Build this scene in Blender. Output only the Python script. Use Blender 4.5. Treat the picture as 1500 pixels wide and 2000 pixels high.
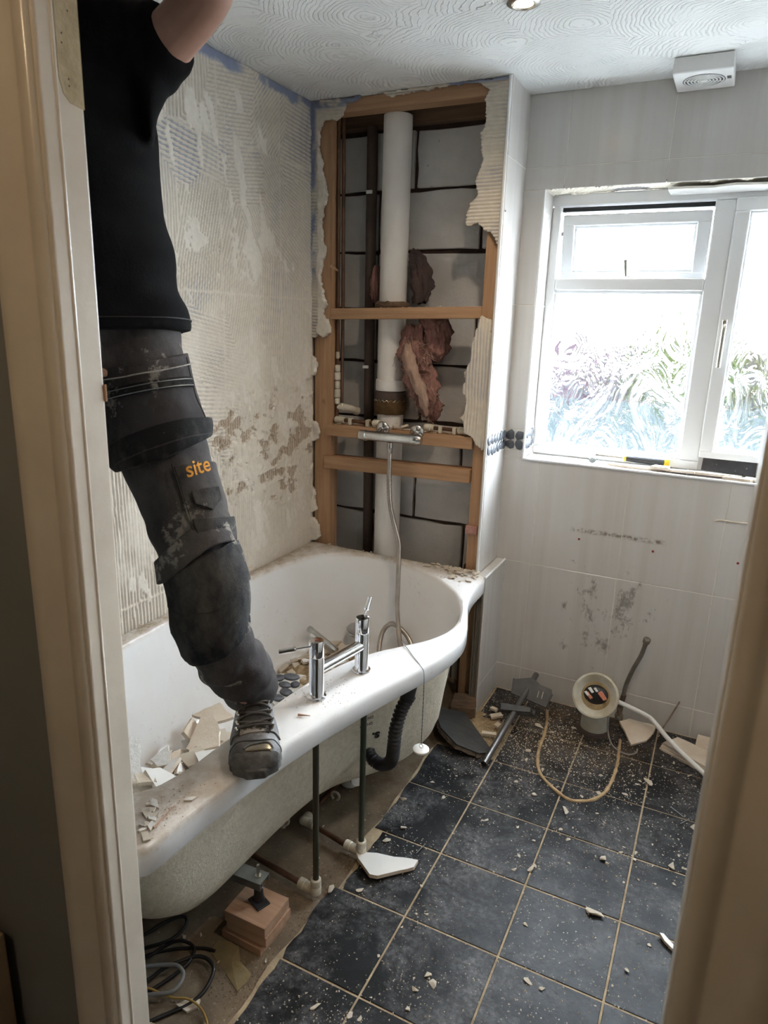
import bpy, bmesh, math, random
import numpy as np
from mathutils import Vector, Matrix, noise

for o in list(bpy.data.objects):
    bpy.data.objects.remove(o, do_unlink=True)
SC = bpy.context.scene
COL = SC.collection
random.seed(7)
R = random.Random(11)

# ------------------------------------------------------------------ camera
H = 2.394                                   # ceiling height
CAM = Vector((1.5996, -2.5338, 1.5759))
yaw, pitch, roll, FPX = -0.4548, 0.2681, 0.0296, 1342.57
fw = Vector((math.sin(yaw)*math.cos(pitch), math.cos(yaw)*math.cos(pitch), -math.sin(pitch)))
rt = Vector((math.cos(yaw), -math.sin(yaw), 0)); up = rt.cross(fw)
rt, up = rt*math.cos(roll)+up*math.sin(roll), up*math.cos(roll)-rt*math.sin(roll)
cd = bpy.data.cameras.new('camera'); cam = bpy.data.objects.new('camera', cd); COL.objects.link(cam)
M3 = Matrix((rt, up, -fw)).transposed()
cam.matrix_world = Matrix.Translation(CAM) @ M3.to_4x4()
cd.sensor_fit = 'VERTICAL'; cd.sensor_height = 36; cd.lens = 36*FPX/2000; cd.clip_start = 0.02
cd.dof.use_dof = True; cd.dof.focus_distance = 2.3; cd.dof.aperture_fstop = 8.0
SC.camera = cam

# ------------------------------------------------------------------ light
SC.view_settings.view_transform = 'Standard'; SC.view_settings.look = 'None'
SC.view_settings.gamma = 1; SC.view_settings.use_curve_mapping = False
SC.view_settings.exposure = 2.72
W = bpy.data.worlds.new('overcast_sky'); SC.world = W; W.use_nodes = True
bg = W.node_tree.nodes['Background']
bg.inputs[0].default_value = (0.86, 0.93, 1.0, 1); bg.inputs[1].default_value = 7.0

def lamp(name, kind, loc, energy, color, size=.05, rot=(0,0,0), **kw):
    l = bpy.data.lights.new(name, kind); l.energy = energy; l.color = color
    if kind == 'AREA': l.size = size
    else: l.shadow_soft_size = size
    for k, v in kw.items(): setattr(l, k, v)
    o = bpy.data.objects.new(name, l); COL.objects.link(o); o.location = loc; o.rotation_euler = rot
    return o
pt = lamp('sky_portal', 'AREA', (1.5, .47, 1.57), 1, (1,1,1), 1.22, (math.radians(-90),0,0), shape='RECTANGLE', size_y=1.02)
pt.data.cycles.is_portal = True
WARM = (1, .72, .42)
lamp('hall_lamp_light', 'POINT', (1.0, -3.0, 2.25), 1.7, (1,.74,.46), .06)

# ------------------------------------------------------------------ mesh helpers
class MB:
    def __init__(s): s.v = []; s.f = []
    def add(s, vs, fs):
        b = len(s.v); s.v += [tuple(v) for v in vs]; s.f += [tuple(i+b for i in f) for f in fs]; return s
    def box(s, x0, x1, y0, y1, z0, z1, m=None):
        vs = [Vector((x, y, z)) for z in (z0, z1) for x, y in ((x0,y0),(x1,y0),(x1,y1),(x0,y1))]
        if m is not None: vs = [m @ v for v in vs]
        return s.add(vs, [(3,2,1,0),(4,5,6,7),(0,1,5,4),(1,2,6,5),(2,3,7,6),(3,0,4,7)])
    def prism(s, poly, z0, z1, m=None, top=None):
        n = len(poly); tp = top or poly
        vs = [Vector((p[0], p[1], z0)) for p in poly]+[Vector((p[0], p[1], z1)) for p in tp]
        if m is not None: vs = [m @ v for v in vs]
        a = sum(poly[i][0]*poly[(i+1)%n][1]-poly[(i+1)%n][0]*poly[i][1] for i in range(n))
        fs = [tuple(range(n-1,-1,-1)), tuple(range(n,2*n))]+[(i,(i+1)%n,n+(i+1)%n,n+i) for i in range(n)]
        if a < 0: fs = [tuple(reversed(f)) for f in fs]
        return s.add(vs, fs)
    def loft(s, rings, cap=True, closed=True):
        n = len(rings[0]); vs = [p for r in rings for p in r]; fs = []
        for i in range(len(rings)-1):
            for j in range(n if closed else n-1):
                k = (j+1) % n
                fs.append((i*n+j, i*n+k, (i+1)*n+k, (i+1)*n+j))
        if cap and closed:
            fs.append(tuple(range(n-1,-1,-1))); fs.append(tuple((len(rings)-1)*n+j for j in range(n)))
        return s.add(vs, fs)
    def tube(s, pts, r, n=10, cap=True, flat=1.0):
        pts = [Vector(p) for p in pts]; m = len(pts)
        rr = r if isinstance(r, (list, tuple)) else [r]*m
        t0 = (pts[1]-pts[0]).normalized()
        a = t0.orthogonal().normalized(); rings = []
        for i, p in enumerate(pts):
            t = (pts[min(i+1,m-1)]-pts[max(i-1,0)])
            if t.length < 1e-9: t = t0
            t.normalize(); a = (a-t*a.dot(t)); a = a.normalized() if a.length > 1e-6 else t.orthogonal().normalized()
            b = t.cross(a)
            rings.append([p+(a*math.cos(2*math.pi*k/n)+b*math.sin(2*math.pi*k/n)*flat)*rr[i] for k in range(n)])
        return s.loft(rings, cap)
    def lathe(s, prof, o=(0,0,0), axis=(0,0,1), n=24):
        ax = Vector(axis).normalized(); a = ax.orthogonal().normalized(); b = ax.cross(a); o = Vector(o)
        rings = [[o+ax*z+(a*math.cos(2*math.pi*k/n)+b*math.sin(2*math.pi*k/n))*max(r,1e-4) for k in range(n)] for r, z in prof]
        return s.loft(rings)
    def ball(s, c, r, nu=14, nv=9, m=None):
        r = (r,r,r) if not isinstance(r, (list,tuple)) else r
        rings = []
        for i in range(1, nv):
            ph = math.pi*i/nv
            ring = [Vector((r[0]*math.sin(ph)*math.cos(2*math.pi*k/nu), r[1]*math.sin(ph)*math.sin(2*math.pi*k/nu), -r[2]*math.cos(ph))) for k in range(nu)]
            rings.append([(m @ p if m is not None else p)+Vector(c) for p in ring])
        return s.loft(rings)
    def mesh(s, name, smooth=False):
        me = bpy.data.meshes.new(name); me.from_pydata(s.v, [], s.f); me.validate(); me.update()
        if smooth:
            me.polygons.foreach_set('use_smooth', [True]*len(me.polygons))
        return me

BASE = {}
def place(o, parent=None, base=None):
    COL.objects.link(o)
    if parent is not None:
        o.parent = parent; o.matrix_parent_inverse = Matrix.Translation(-BASE[parent.name])
        BASE[o.name] = BASE[parent.name] if False else Vector((0,0,0))
    return o
def sharp(o, ang=40):
    try: o.data.set_sharp_from_angle(angle=math.radians(ang))
    except Exception: pass
def obj(name, mb, mat, parent=None, smooth=False, bevel=0, seg=2, ang=40):
    me = mb.mesh(name, smooth) if isinstance(mb, MB) else mb
    if mat is not None and not me.materials: me.materials.append(mat)
    o = bpy.data.objects.new(name, me); COL.objects.link(o)
    if parent is not None:
        o.parent = parent; o.matrix_parent_inverse = Matrix.Translation(-BASE[parent.name])
        BASE[o.name] = Vector((0,0,0))          # meshes of parts keep world coordinates
    else:
        n = len(me.vertices); co = np.empty(n*3); me.vertices.foreach_get('co', co); co = co.reshape(-1,3)
        lo, hi = co.min(0), co.max(0); b = Vector(((lo[0]+hi[0])/2, (lo[1]+hi[1])/2, lo[2]))
        co -= np.array(b); me.vertices.foreach_set('co', co.ravel()); me.update()
        o.location = b; BASE[o.name] = b.copy()
    if smooth: sharp(o, ang)
    if bevel:
        m = o.modifiers.new('bevel', 'BEVEL'); m.width = bevel; m.segments = seg; m.limit_method = 'ANGLE'; m.angle_limit = math.radians(35)
    return o
def empty(name, loc):
    o = bpy.data.objects.new(name, None); COL.objects.link(o); o.location = loc; o.empty_display_size = .05
    BASE[o.name] = Vector(loc); return o
def tag(o, label=None, cat=None, group=None, kind=None):
    if label: o['label'] = label
    if cat: o['category'] = cat
    if group: o['group'] = group
    if kind: o['kind'] = kind
    return o
def crs(pts, n=8, closed=False):
    P = [Vector(p) for p in pts]; out = []; m = len(P)
    for i in range(m if closed else m-1):
        if closed: p0, p1, p2, p3 = P[(i-1)%m], P[i], P[(i+1)%m], P[(i+2)%m]
        else: p0, p1, p2, p3 = P[max(i-1,0)], P[i], P[i+1], P[min(i+2,m-1)]
        for k in range(n):
            t = k/n
            out.append(.5*((2*p1)+(p2-p0)*t+(2*p0-5*p1+4*p2-p3)*t*t+(3*p1-p0-3*p2+p3)*t**3))
    if not closed: out.append(P[-1])
    return out
def frame(o, x=None, z=None):
    """matrix with origin o, local x and z directions"""
    z = Vector(z or (0,0,1)).normalized(); x = Vector(x or (1,0,0)); x = (x-z*x.dot(z)).normalized(); y = z.cross(x)
    return Matrix.Translation(Vector(o)) @ Matrix((x,y,z)).transposed().to_4x4()
def shard(rng, size, thick, pts=None, jag=.12):
    """broken flat piece as (poly, thickness) around the origin"""
    if pts is None:
        n = rng.choice((4,5,5,6)); a0 = rng.random()*6.28; pts = []
        for k in range(n):
            a = a0+2*math.pi*(k+rng.uniform(-.3,.3))/n; r = size*rng.uniform(.55,1.1)
            pts.append((r*math.cos(a)*1.25, r*math.sin(a)*.8))
    return pts

# ------------------------------------------------------------------ materials
class NT:
    def __init__(s, name):
        s.m = bpy.data.materials.new(name); s.m.use_nodes = True; s.t = s.m.node_tree
        s.b = s.t.nodes['Principled BSDF']; s.out = s.t.nodes['Material Output']
        s.tc = s.t.nodes.new('ShaderNodeTexCoord'); s.co = s.tc.outputs['Object']
    def n(s, typ, ins=None, **kw):
        x = s.t.nodes.new('ShaderNode'+typ)
        for k, v in kw.items(): setattr(x, k, v)
        for k, v in (ins or {}).items():
            if isinstance(v, bpy.types.NodeSocket): s.t.links.new(v, x.inputs[k])
            else:
                try: x.inputs[k].default_value = v
                except Exception: x.inputs[k].default_value = tuple(v)[:3]
        return x
    def map(s, scale=(1,1,1), rot=(0,0,0), co=None):
        return s.n('Mapping', {'Vector': co or s.co, 'Scale': scale, 'Rotation': rot}).outputs[0]
    def noise(s, scale, detail=4, rough=.55, co=None, dist=0):
        return s.n('TexNoise', {'Vector': co or s.co, 'Scale': scale, 'Detail': detail, 'Roughness': rough, 'Distortion': dist}).outputs['Fac']
    def ramp(s, fac, stops):
        x = s.n('ValToRGB', {'Fac': fac}); e = x.color_ramp.elements
        while len(e) < len(stops): e.new(.5)
        for el, (p, c) in zip(e, stops):
            el.position = p; el.color = (c, c, c, 1) if isinstance(c, (int, float)) else (*c[:3], 1)
        return x.outputs[0]
    def mix(s, fac, a, b, typ='MIX'):
        x = s.n('Mix', data_type='RGBA', blend_type=typ)
        for i, v in ((0, fac), (6, a), (7, b)):
            if isinstance(v, bpy.types.NodeSocket): s.t.links.new(v, x.inputs[i])
            else: x.inputs[i].default_value = v if i == 0 else (*v[:3], 1)
        return x.outputs[2]
    def math(s, op, a, b=0, c=None):
        x = s.n('Math', operation=op)
        for i, v in enumerate((a, b, c)):
            if v is None: continue
            if isinstance(v, bpy.types.NodeSocket): s.t.links.new(v, x.inputs[i])
            else: x.inputs[i].default_value = v
        return x.outputs[0]
    def bump(s, h, strength=.3, dist=.01, normal=None):
        ins = {'Height': h, 'Strength': strength, 'Distance': dist}
        if normal: ins['Normal'] = normal
        return s.n('Bump', ins).outputs[0]
    def set(s, **kw):
        for k, v in kw.items():
            i = s.b.inputs[k.replace('_', ' ')]
            if isinstance(v, bpy.types.NodeSocket): s.t.links.new(v, i)
            else: i.default_value = (*v, 1) if isinstance(v, tuple) and len(v) == 3 else v
        return s.m
def pm(name, c1, c2=None, scale=8, rough=.6, metal=0, bump=0, bscale=60, stretch=(1,1,1), spot=None, coat=0, lo=.35, hi=.65, spec=.5, detail=5):
    t = NT(name); co = t.map(stretch)
    col = c1
    if c2: col = t.ramp(t.noise(scale, detail, .6, co), [(lo, c1), (hi, c2)])
    if spot:
        f = t.ramp(t.noise(spot[1], 6, .65), [(spot[2], 0), (min(spot[2]+.06, 1), 1)])
        col = t.mix(f, col, spot[0])
    t.set(Base_Color=col, Roughness=rough, Metallic=metal)
    t.b.inputs['Specular IOR Level'].default_value = spec
    if coat: t.b.inputs['Coat Weight'].default_value = coat; t.b.inputs['Coat Roughness'].default_value = .08
    if bump: t.set(Normal=t.bump(t.noise(bscale, 5, .6, co), bump, .01))
    return t.m
M = {}
M['jamb'] = pm('cream gloss paint', (.70,.63,.53), (.62,.55,.46), 5, .28, 0, .05, 30, coat=.3)
M['hallwall'] = pm('grey hall paint', (.22,.22,.205), (.20,.20,.19), 3, .8, 0, .05, 90)
M['hallfloor'] = pm('hall carpet', (.16,.14,.12), (.11,.10,.09), 60, .95, 0, .4, 300)
M['white'] = pm('white wall paint', (.72,.71,.68), None, 5, .7)
M['grout'] = pm('pale wall grout', (.74,.71,.65), (.66,.62,.55), 12, .85, 0, .1, 200)
M['fgrout'] = pm('tan floor grout', (.48,.38,.25), (.30,.23,.15), 18, .9, 0, .4, 250)
M['sealant'] = pm('tan sealant', (.55,.40,.23), (.40,.28,.15), 25, .8, 0, .3, 200)
M['pvc'] = pm('white window plastic', (.78,.79,.80), None, 5, .28, 0)
M['whiteplastic'] = pm('white moulded plastic', (.80,.80,.79), (.74,.74,.72), 4, .4)
M['pipe'] = pm('grubby white soil pipe', (.84,.82,.79), (.74,.71,.67), 4, .45, 0, 0, 1, (1,1,.4), ((.20,.15,.11), 22, .70))
M['fit'] = pm('aged cream plastic', (.66,.62,.52), (.50,.45,.35), 14, .45, 0, .05, 80)
M['panfit'] = pm('grey white pan connector', (.62,.64,.66), (.50,.46,.36), 9, .45)
M['rubberwhite'] = pm('stained white rubber flange', (.66,.66,.62), (.45,.40,.28), 12, .5)
M['copperold'] = pm('verdigris copper pipe', (.05,.095,.068), (.12,.07,.048), 14, .5, .5, .1, 90, (1,1,.12))
M['copper'] = pm('dull brown copper', (.20,.105,.065), (.10,.055,.035), 12, .45, .6, .05, 60)
M['ironpipe'] = pm('dark brown old pipe', (.07,.046,.038), (.11,.075,.06), 8, .75, 0, .2, 60)
M['chrome'] = pm('chrome', (.80,.81,.83), None, 5, .06, 1)
M['chromedusty'] = pm('dusty chrome', (.55,.55,.54), (.66,.66,.66), 20, .2, 1)
M['steel'] = pm('galvanised steel', (.33,.35,.35), (.26,.28,.28), 25, .42, .8)
M['brightsteel'] = pm('bright zinc', (.66,.65,.60), None, 5, .25, 1)
M['braid'] = pm('braided steel hose', (.22,.20,.18), (.30,.28,.25), 30, .45, .7, .3, 300)
M['hose'] = pm('stainless shower hose', (.50,.46,.42), (.40,.36,.32), 20, .32, .9)
M['black'] = pm('black plastic', (.018,.018,.02), (.03,.03,.033), 20, .4)
M['cable'] = pm('black cable sheath', (.012,.012,.014), None, 5, .45)
M['greycable'] = pm('grey cable sheath', (.20,.20,.20), None, 5, .5)
M['yellowcable'] = pm('yellow earth wire', (.45,.29,.05), (.33,.20,.05), 20, .5)
M['greyplastic'] = pm('dark grey plastic', (.055,.058,.062), (.09,.09,.09), 15, .45)
M['tubemetal'] = pm('grey painted tube', (.14,.14,.14), (.22,.21,.20), 10, .3, .7)
M['acrylic'] = pm('white bath acrylic', (.80,.80,.80), (.74,.73,.70), 2.5, .16, 0, 0, 1, coat=.5)
M['rimdust'] = None
M['shell'] = pm('fibreglass bath shell', (.84,.77,.63), (.70,.63,.50), 55, .6, 0, .35, 130)
M['insul'] = pm('pink brown glass wool', (.40,.21,.18), (.13,.065,.06), 12, .95, 0, 1, 70, (1,1,.3))
M['insul2'] = pm('pale glass wool fibre', (.50,.36,.28), (.28,.16,.13), 16, .95, 0, .8, 60, (1,1,.3))
M['jute'] = pm('brown pipe lagging', (.15,.085,.03), (.09,.05,.02), 50, .95, 0, .7, 160)
M['brokenboard'] = pm('torn plaster', (.62,.55,.46), (.50,.42,.33), 25, .95, 0, .5, 70)
M['chunk'] = pm('cream adhesive chunk', (.72,.65,.54), (.62,.54,.43), 18, .95, 0, .5, 90)
M['tileback'] = pm('biscuit tile body', (.60,.50,.39), (.68,.60,.50), 12, .9, 0, .3, 120)
M['dust'] = pm('plaster dust', (.60,.52,.42), (.42,.35,.26), 40, 1, 0, .4, 200)
M['glazed'] = pm('white glazed tile face', (.74,.73,.70), None, 4, .15)
M['pebble'] = pm('dark slate pebble', (.06,.067,.082), (.11,.12,.14), 20, .35)
M['slabdark'] = pm('lifted black tile', (.035,.035,.037), (.06,.058,.055), 12, .5, 0, .2, 40)
M['slabedge'] = pm('broken dirty edge', (.26,.21,.16), (.11,.09,.07), 22, .9, 0, .7, 60)
M['skin'] = pm('skin', (.56,.33,.25), (.48,.27,.20), 10, .5, 0, .05, 200)
M['hair'] = pm('dark brown hair', (.035,.022,.015), (.02,.013,.01), 60, .6, 0, .5, 120, (1,1,.2))
M['eye'] = pm('eye white', (.8,.78,.74), None, 5, .2)
M['iris'] = pm('iris', (.05,.04,.03), None, 5, .2)
M['lip'] = pm('lip', (.42,.17,.14), None, 5, .5)
M['shirt'] = pm('black cotton', (.0055,.0055,.0065), (.010,.010,.011), 6, .95, 0, .15, 200, (1,1,1), ((.12,.12,.12), 9, .80), spec=.15)
M['orange'] = pm('orange print', (.75,.33,.03), (.60,.25,.03), 60, .8)
M['thread'] = pm('pale piping', (.50,.47,.43), (.3,.28,.26), 80, .8)
M['lace'] = pm('grey boot lace', (.045,.04,.038), (.11,.10,.09), 60, .9, 0, .3, 300)
M['toe'] = pm('exposed steel toe', (.62,.55,.42), (.40,.36,.30), 20, .25, 1)
M['hairline'] = pm('black thread', (.02,.02,.02))
M['red'] = pm('red wall plug', (.22,.02,.02), None, 5, .5)
M['rubbishred'] = pm('orange red plastic wrapper', (.55,.13,.07), (.70,.30,.2), 20, .4)
M['sheet'] = pm('yellowed film', (.26,.20,.10), (.20,.155,.08), 18, .35, 0, .3, 25)
M['cardboard'] = pm('brown cardboard', (.34,.25,.16), (.28,.2,.125), 6, .85)
M['yellow'] = pm('yellow plastic', (.70,.50,.02), None, 5, .4)
M['toolgrip'] = pm('black rubber grip', (.025,.027,.033), (.045,.045,.05), 30, .6, 0, .2, 150)
M['bladeblack'] = pm('worn black enamel blade', (.018,.019,.022), (.04,.04,.045), 12, .35, .3, 0, 1, (1,1,1), ((.45,.43,.42), 55, .66))
M['sandy'] = pm('sandy rubble', (.46,.35,.21), (.30,.22,.13), 30, 1, 0, .8, 90)
M['paper'] = pm('white mesh backing', (.66,.65,.62), (.54,.53,.50), 60, .9, 0, .4, 120)

def wood(name, a, b, axis, rough=.7, spot=None):
    t = NT(name); st = [60, 60, 60]; st[axis] = 3
    co = t.map(tuple(st)); f = t.noise(1, 6, .65, co, .3)
    col = t.ramp(f, [(.32, a), (.68, b)])
    k = t.ramp(t.noise(7, 3, .6), [(.70, 0), (.76, 1)])
    col = t.mix(t.math('MULTIPLY', k, .6), col, tuple(x*.35 for x in a))
    t.set(Base_Color=col, Roughness=rough, Normal=t.bump(f, .25, .004)); return t.m
M['woodx'] = wood('pine along x', (.34,.19,.10), (.48,.295,.165), 0)
M['woodz'] = wood('pine along z', (.34,.19,.10), (.48,.295,.165), 2)
M['darkwoodz'] = wood('old dark timber', (.09,.05,.03), (.15,.085,.05), 2, .85)
M['darkwoodx'] = wood('old dark timber x', (.10,.06,.035), (.20,.12,.07), 0, .85)
M['board'] = wood('grey board edge', (.17,.145,.115), (.26,.22,.175), 2, .85)
M['ply'] = wood('block timber', (.34,.20,.12), (.46,.29,.19), 0, .75)

def m_tile():
    t = NT('cream streaked wall tile'); co = t.map((26, 26, .7))
    f = t.noise(1, 5, .55, co); col = t.ramp(f, [(.30, (.565,.54,.51)), (.5, (.60,.58,.555)), (.72, (.625,.61,.59))])
    g = t.tc.outputs['Object']
    # soot and mould marks near the old toilet (world x .95-1.45, z .15-.75)
    sx = t.n('SeparateXYZ', {'Vector': t.n('NewGeometry').outputs['Position']})
    dx = t.math('ABSOLUTE', t.math('SUBTRACT', sx.outputs[0], 1.27)); dz = t.math('ABSOLUTE', t.math('SUBTRACT', sx.outputs[2], .42))
    wx = t.ramp(dx, [(.08, 1), (.25, 0)]); wz = t.ramp(dz, [(.10, 1), (.32, 0)])
    wgt = t.math('MULTIPLY', wx, wz)
    n1 = t.noise(15, 9, .74, t.map((1, 1, .7)))
    th = t.math('ADD', n1, t.math('MULTIPLY', wgt, .12))
    dirt = t.ramp(th, [(.64, 0), (.72, 1)])
    dirt = t.math('MULTIPLY', dirt, t.ramp(wgt, [(.02, 0), (.2, .62)]))
    col = t.mix(dirt, col, (.13,.105,.09))
    # mark left by a shelf at z .79
    ln = t.math('MULTIPLY', t.ramp(t.math('ABSOLUTE', t.math('SUBTRACT', sx.outputs[2], .788)), [(.004, 1), (.013, 0)]),
                t.ramp(t.math('ABSOLUTE', t.math('SUBTRACT', sx.outputs[0], 1.285)), [(.17, 1), (.185, 0)]))
    ln = t.math('MULTIPLY', ln, t.ramp(t.noise(60, 6, .7), [(.42, 0), (.62, .8)]))
    ln = t.math('MULTIPLY', ln, t.ramp(sx.outputs[1], [(.15, 0), (.19, 1)]))
    col = t.mix(ln, col, (.13,.085,.05))
    t.set(Base_Color=col, Roughness=.2); return t.m
M['tile'] = m_tile()
def m_floor():
    t = NT('black slate effect floor tile'); pos = t.n('NewGeometry').outputs['Position']
    f = t.noise(7, 7, .65, pos, .8); col = t.ramp(f, [(.3, (.005,.0054,.0062)), (.55, (.0115,.0125,.0148)), (.75, (.023,.026,.031))])
    d = t.ramp(t.noise(5, 8, .75, pos, .4), [(.45, 0), (.68, .5)])
    dd = t.math('MULTIPLY', d, t.ramp(t.noise(60, 5, .75, pos), [(.38, .1), (.66, 1)]))
    col = t.mix(dd, col, (.42,.42,.43))
    sp = t.n('TexVoronoi', {'Vector': pos, 'Scale': 85, 'Randomness': 1})
    spk = t.math('MULTIPLY', t.ramp(sp.outputs['Distance'], [(.10, 1), (.2, 0)]), t.ramp(t.noise(4, 4, .6, pos), [(.48, 0), (.66, 1)]))
    col = t.mix(spk, col, (.60,.55,.48))
    # brown dirt near the old toilet
    sx = t.n('SeparateXYZ', {'Vector': pos})
    dst = t.math('ADD', t.math('POWER', t.math('SUBTRACT', sx.outputs[0], 1.24), 2), t.math('POWER', t.math('SUBTRACT', sx.outputs[1], .05), 2))
    w = t.math('MULTIPLY', t.ramp(dst, [(0.0, 1), (.14, 0)]), t.ramp(t.noise(11, 6, .7, pos), [(.38, 0), (.62, .75)]))
    col = t.mix(w, col, (.13,.095,.06))
    h = t.noise(16, 6, .6, pos)
    rgh = t.math('ADD', t.math('MULTIPLY', t.math('ADD', dd, w), .45), t.ramp(f, [(.3, .36), (.7, .48)]))
    t.set(Base_Color=col, Roughness=rgh, Normal=t.bump(h, .25, .01)); t.b.inputs['Specular IOR Level'].default_value = .22; return t.m
M['floor'] = m_floor()
def m_concrete():
    t = NT('dusty concrete'); f = t.noise(4, 7, .65); col = t.ramp(f, [(.3, (.09,.066,.04)), (.5, (.185,.14,.092)), (.7, (.27,.22,.16))])
    w = t.ramp(t.noise(2.2, 4, .6), [(.52, 0), (.62, .7)]); col = t.mix(w, col, (.12,.065,.028))
    s = t.ramp(t.noise(90, 4, .7), [(.62, 0), (.72, .8)]); col = t.mix(s, col, (.50,.43,.34))
    t.set(Base_Color=col, Roughness=.92, Normal=t.bump(t.noise(60, 6, .7), .5, .006)); return t.m
M['concrete'] = m_concrete()
def m_ceiling():
    t = NT('swirled artex ceiling'); pos = t.n('NewGeometry').outputs['Position']
    wn = t.n('TexNoise', {'Vector': pos, 'Scale': 5, 'Detail': 2})
    wp = t.n('VectorMath', {0: pos, 1: t.n('VectorMath', {0: wn.outputs['Color'], 1: (.05,.05,.05)}, operation='MULTIPLY').outputs[0]}, operation='ADD').outputs[0]
    v = t.n('TexVoronoi', {'Vector': wp, 'Scale': 4.2, 'Randomness': .9})
    off = t.n('VectorMath', {0: v.outputs['Position'], 1: (.07,.10,0)}, operation='ADD').outputs[0]
    d = t.n('VectorMath', {0: wp, 1: off}, operation='DISTANCE').outputs['Value']
    fine = t.math('MULTIPLY', t.noise(22, 3, .6, pos), .022)
    s = t.math('SINE', t.math('MULTIPLY', t.math('ADD', d, fine), 520))
    msk = t.ramp(t.noise(7, 4, .65, pos), [(.40, .08), (.60, 1)])
    h = t.math('ADD', t.math('MULTIPLY', t.ramp(s, [(.45, 0), (.95, 1)]), msk), t.math('MULTIPLY', t.ramp(v.outputs['Distance'], [(0, 0), (1, 1)]), .5))
    t.set(Base_Color=(.84,.85,.845), Roughness=.7, Normal=t.bump(h, .8, .008)); return t.m
M['ceiling'] = m_ceiling()
def m_glass():
    t = NT('swirl obscure glass'); pos = t.map((1, 1, .6), co=t.n('NewGeometry').outputs['Position'])
    wn = t.n('TexNoise', {'Vector': pos, 'Scale': 7, 'Detail': 2, 'Roughness': .5, 'Distortion': 1.6}).outputs['Fac']
    s = t.math('SINE', t.math('MULTIPLY', wn, 120))
    h = t.math('ADD', t.math('MULTIPLY', s, .5), t.math('MULTIPLY', t.noise(45, 2, .5, pos, 1.0), .5))
    bp = t.bump(h, 1.0, .0028)
    rf = t.n('BsdfRefraction', {'Color': (.97,.985,1,1), 'Roughness': .06, 'IOR': 1.25, 'Normal': bp})
    tr = t.n('BsdfTransparent', {'Color': (.93,.96,.97,1)})
    gl = t.n('BsdfGlossy', {'Color': (1,1,1,1), 'Roughness': .08, 'Normal': bp})
    fac = t.ramp(s, [(.2, .25), (.9, .75)])
    m1 = t.n('MixShader', {0: fac, 1: tr.outputs[0], 2: rf.outputs[0]})
    m2 = t.n('MixShader', {0: .06, 1: m1.outputs[0], 2: gl.outputs[0]})
    t.t.links.new(m2.outputs[0], t.out.inputs[0]); return t.m
M['glass'] = m_glass()
def m_emit(name, col, st):
    t = NT(name); e = t.n('Emission', {'Color': (*col, 1), 'Strength': st}); t.t.links.new(e.outputs[0], t.out.inputs[0]); return t.m
M['bulb'] = m_emit('lit lamp', (1,.80,.52), 9)
def m_trouser(name, a, b):
    t = NT(name); f = t.noise(7, 6, .6); col = t.ramp(f, [(.3, a), (.7, b)])
    d = t.ramp(t.noise(5, 8, .72, t.map((1,1,.6))), [(.46, 0), (.70, .6)]); col = t.mix(d, col, (.17,.155,.135))
    s = t.ramp(t.noise(8, 8, .72), [(.60, 0), (.63, .7)]); col = t.mix(s, col, (.34,.31,.27))
    wv = t.noise(420, 2, .5)
    h = t.math('ADD', t.math('MULTIPLY', wv, .3), t.noise(16, 5, .6))
    t.set(Base_Color=col, Roughness=.85, Normal=t.bump(h, .4, .008)); t.b.inputs['Specular IOR Level'].default_value = .25; return t.m
M['trouser'] = m_trouser('charcoal work trouser', (.032,.029,.030), (.060,.053,.055))
M['trouserblack'] = m_trouser('black trouser panel', (.008,.008,.009), (.017,.017,.018))
M['kneepad'] = m_trouser('blue black knee panel', (.006,.007,.009), (.016,.018,.023))
def m_boot():
    t = NT('scuffed black leather'); f = t.noise(13, 7, .68); col = t.ramp(f, [(.32, (.03,.03,.031)), (.52, (.11,.112,.116)), (.72, (.27,.27,.275))])
    t.set(Base_Color=col, Roughness=.55, Normal=t.bump(t.noise(30, 6, .65, t.map((1,1,2.5))), .45, .006)); return t.m
M['boot'] = m_boot()
M['sole'] = pm('worn dark sole', (.035,.035,.036), (.17,.17,.165), 24, .7, 0, .3, 60)
def m_attr(name, rough, bump, bscale):
    t = NT(name); a = t.n('VertexColor', layer_name='Col').outputs[0]
    f = t.ramp(t.noise(50, 5, .6), [(.2, .88), (.8, 1.08)])
    col = t.mix(1.0, a, t.n('CombineXYZ', {0: f, 1: f, 2: f}).outputs[0], 'MULTIPLY')
    t.set(Base_Color=col, Roughness=rough, Normal=t.bump(t.noise(bscale, 6, .65), bump, .004)); return t.m
M['adhesive'] = m_attr('old tile adhesive', .92, .35, 160)
def m_block():
    t = NT('grey aerated block'); pos = t.n('NewGeometry').outputs['Position']
    col = t.ramp(t.noise(6, 6, .65, pos), [(.3, (.52,.505,.495)), (.7, (.65,.635,.62))])
    k = t.ramp(t.noise(24, 7, .72, pos), [(.66, 0), (.72, 1)]); col = t.mix(t.math('MULTIPLY', k, .8), col, (.10,.075,.06))
    t.set(Base_Color=col, Roughness=.9, Normal=t.bump(t.noise(80, 5, .65, pos), .4, .005)); return t.m
M['block'] = m_block()
M['mortar'] = pm('dark brown mortar', (.085,.05,.038), (.045,.028,.024), 14, .95, 0, .7, 70)
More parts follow.
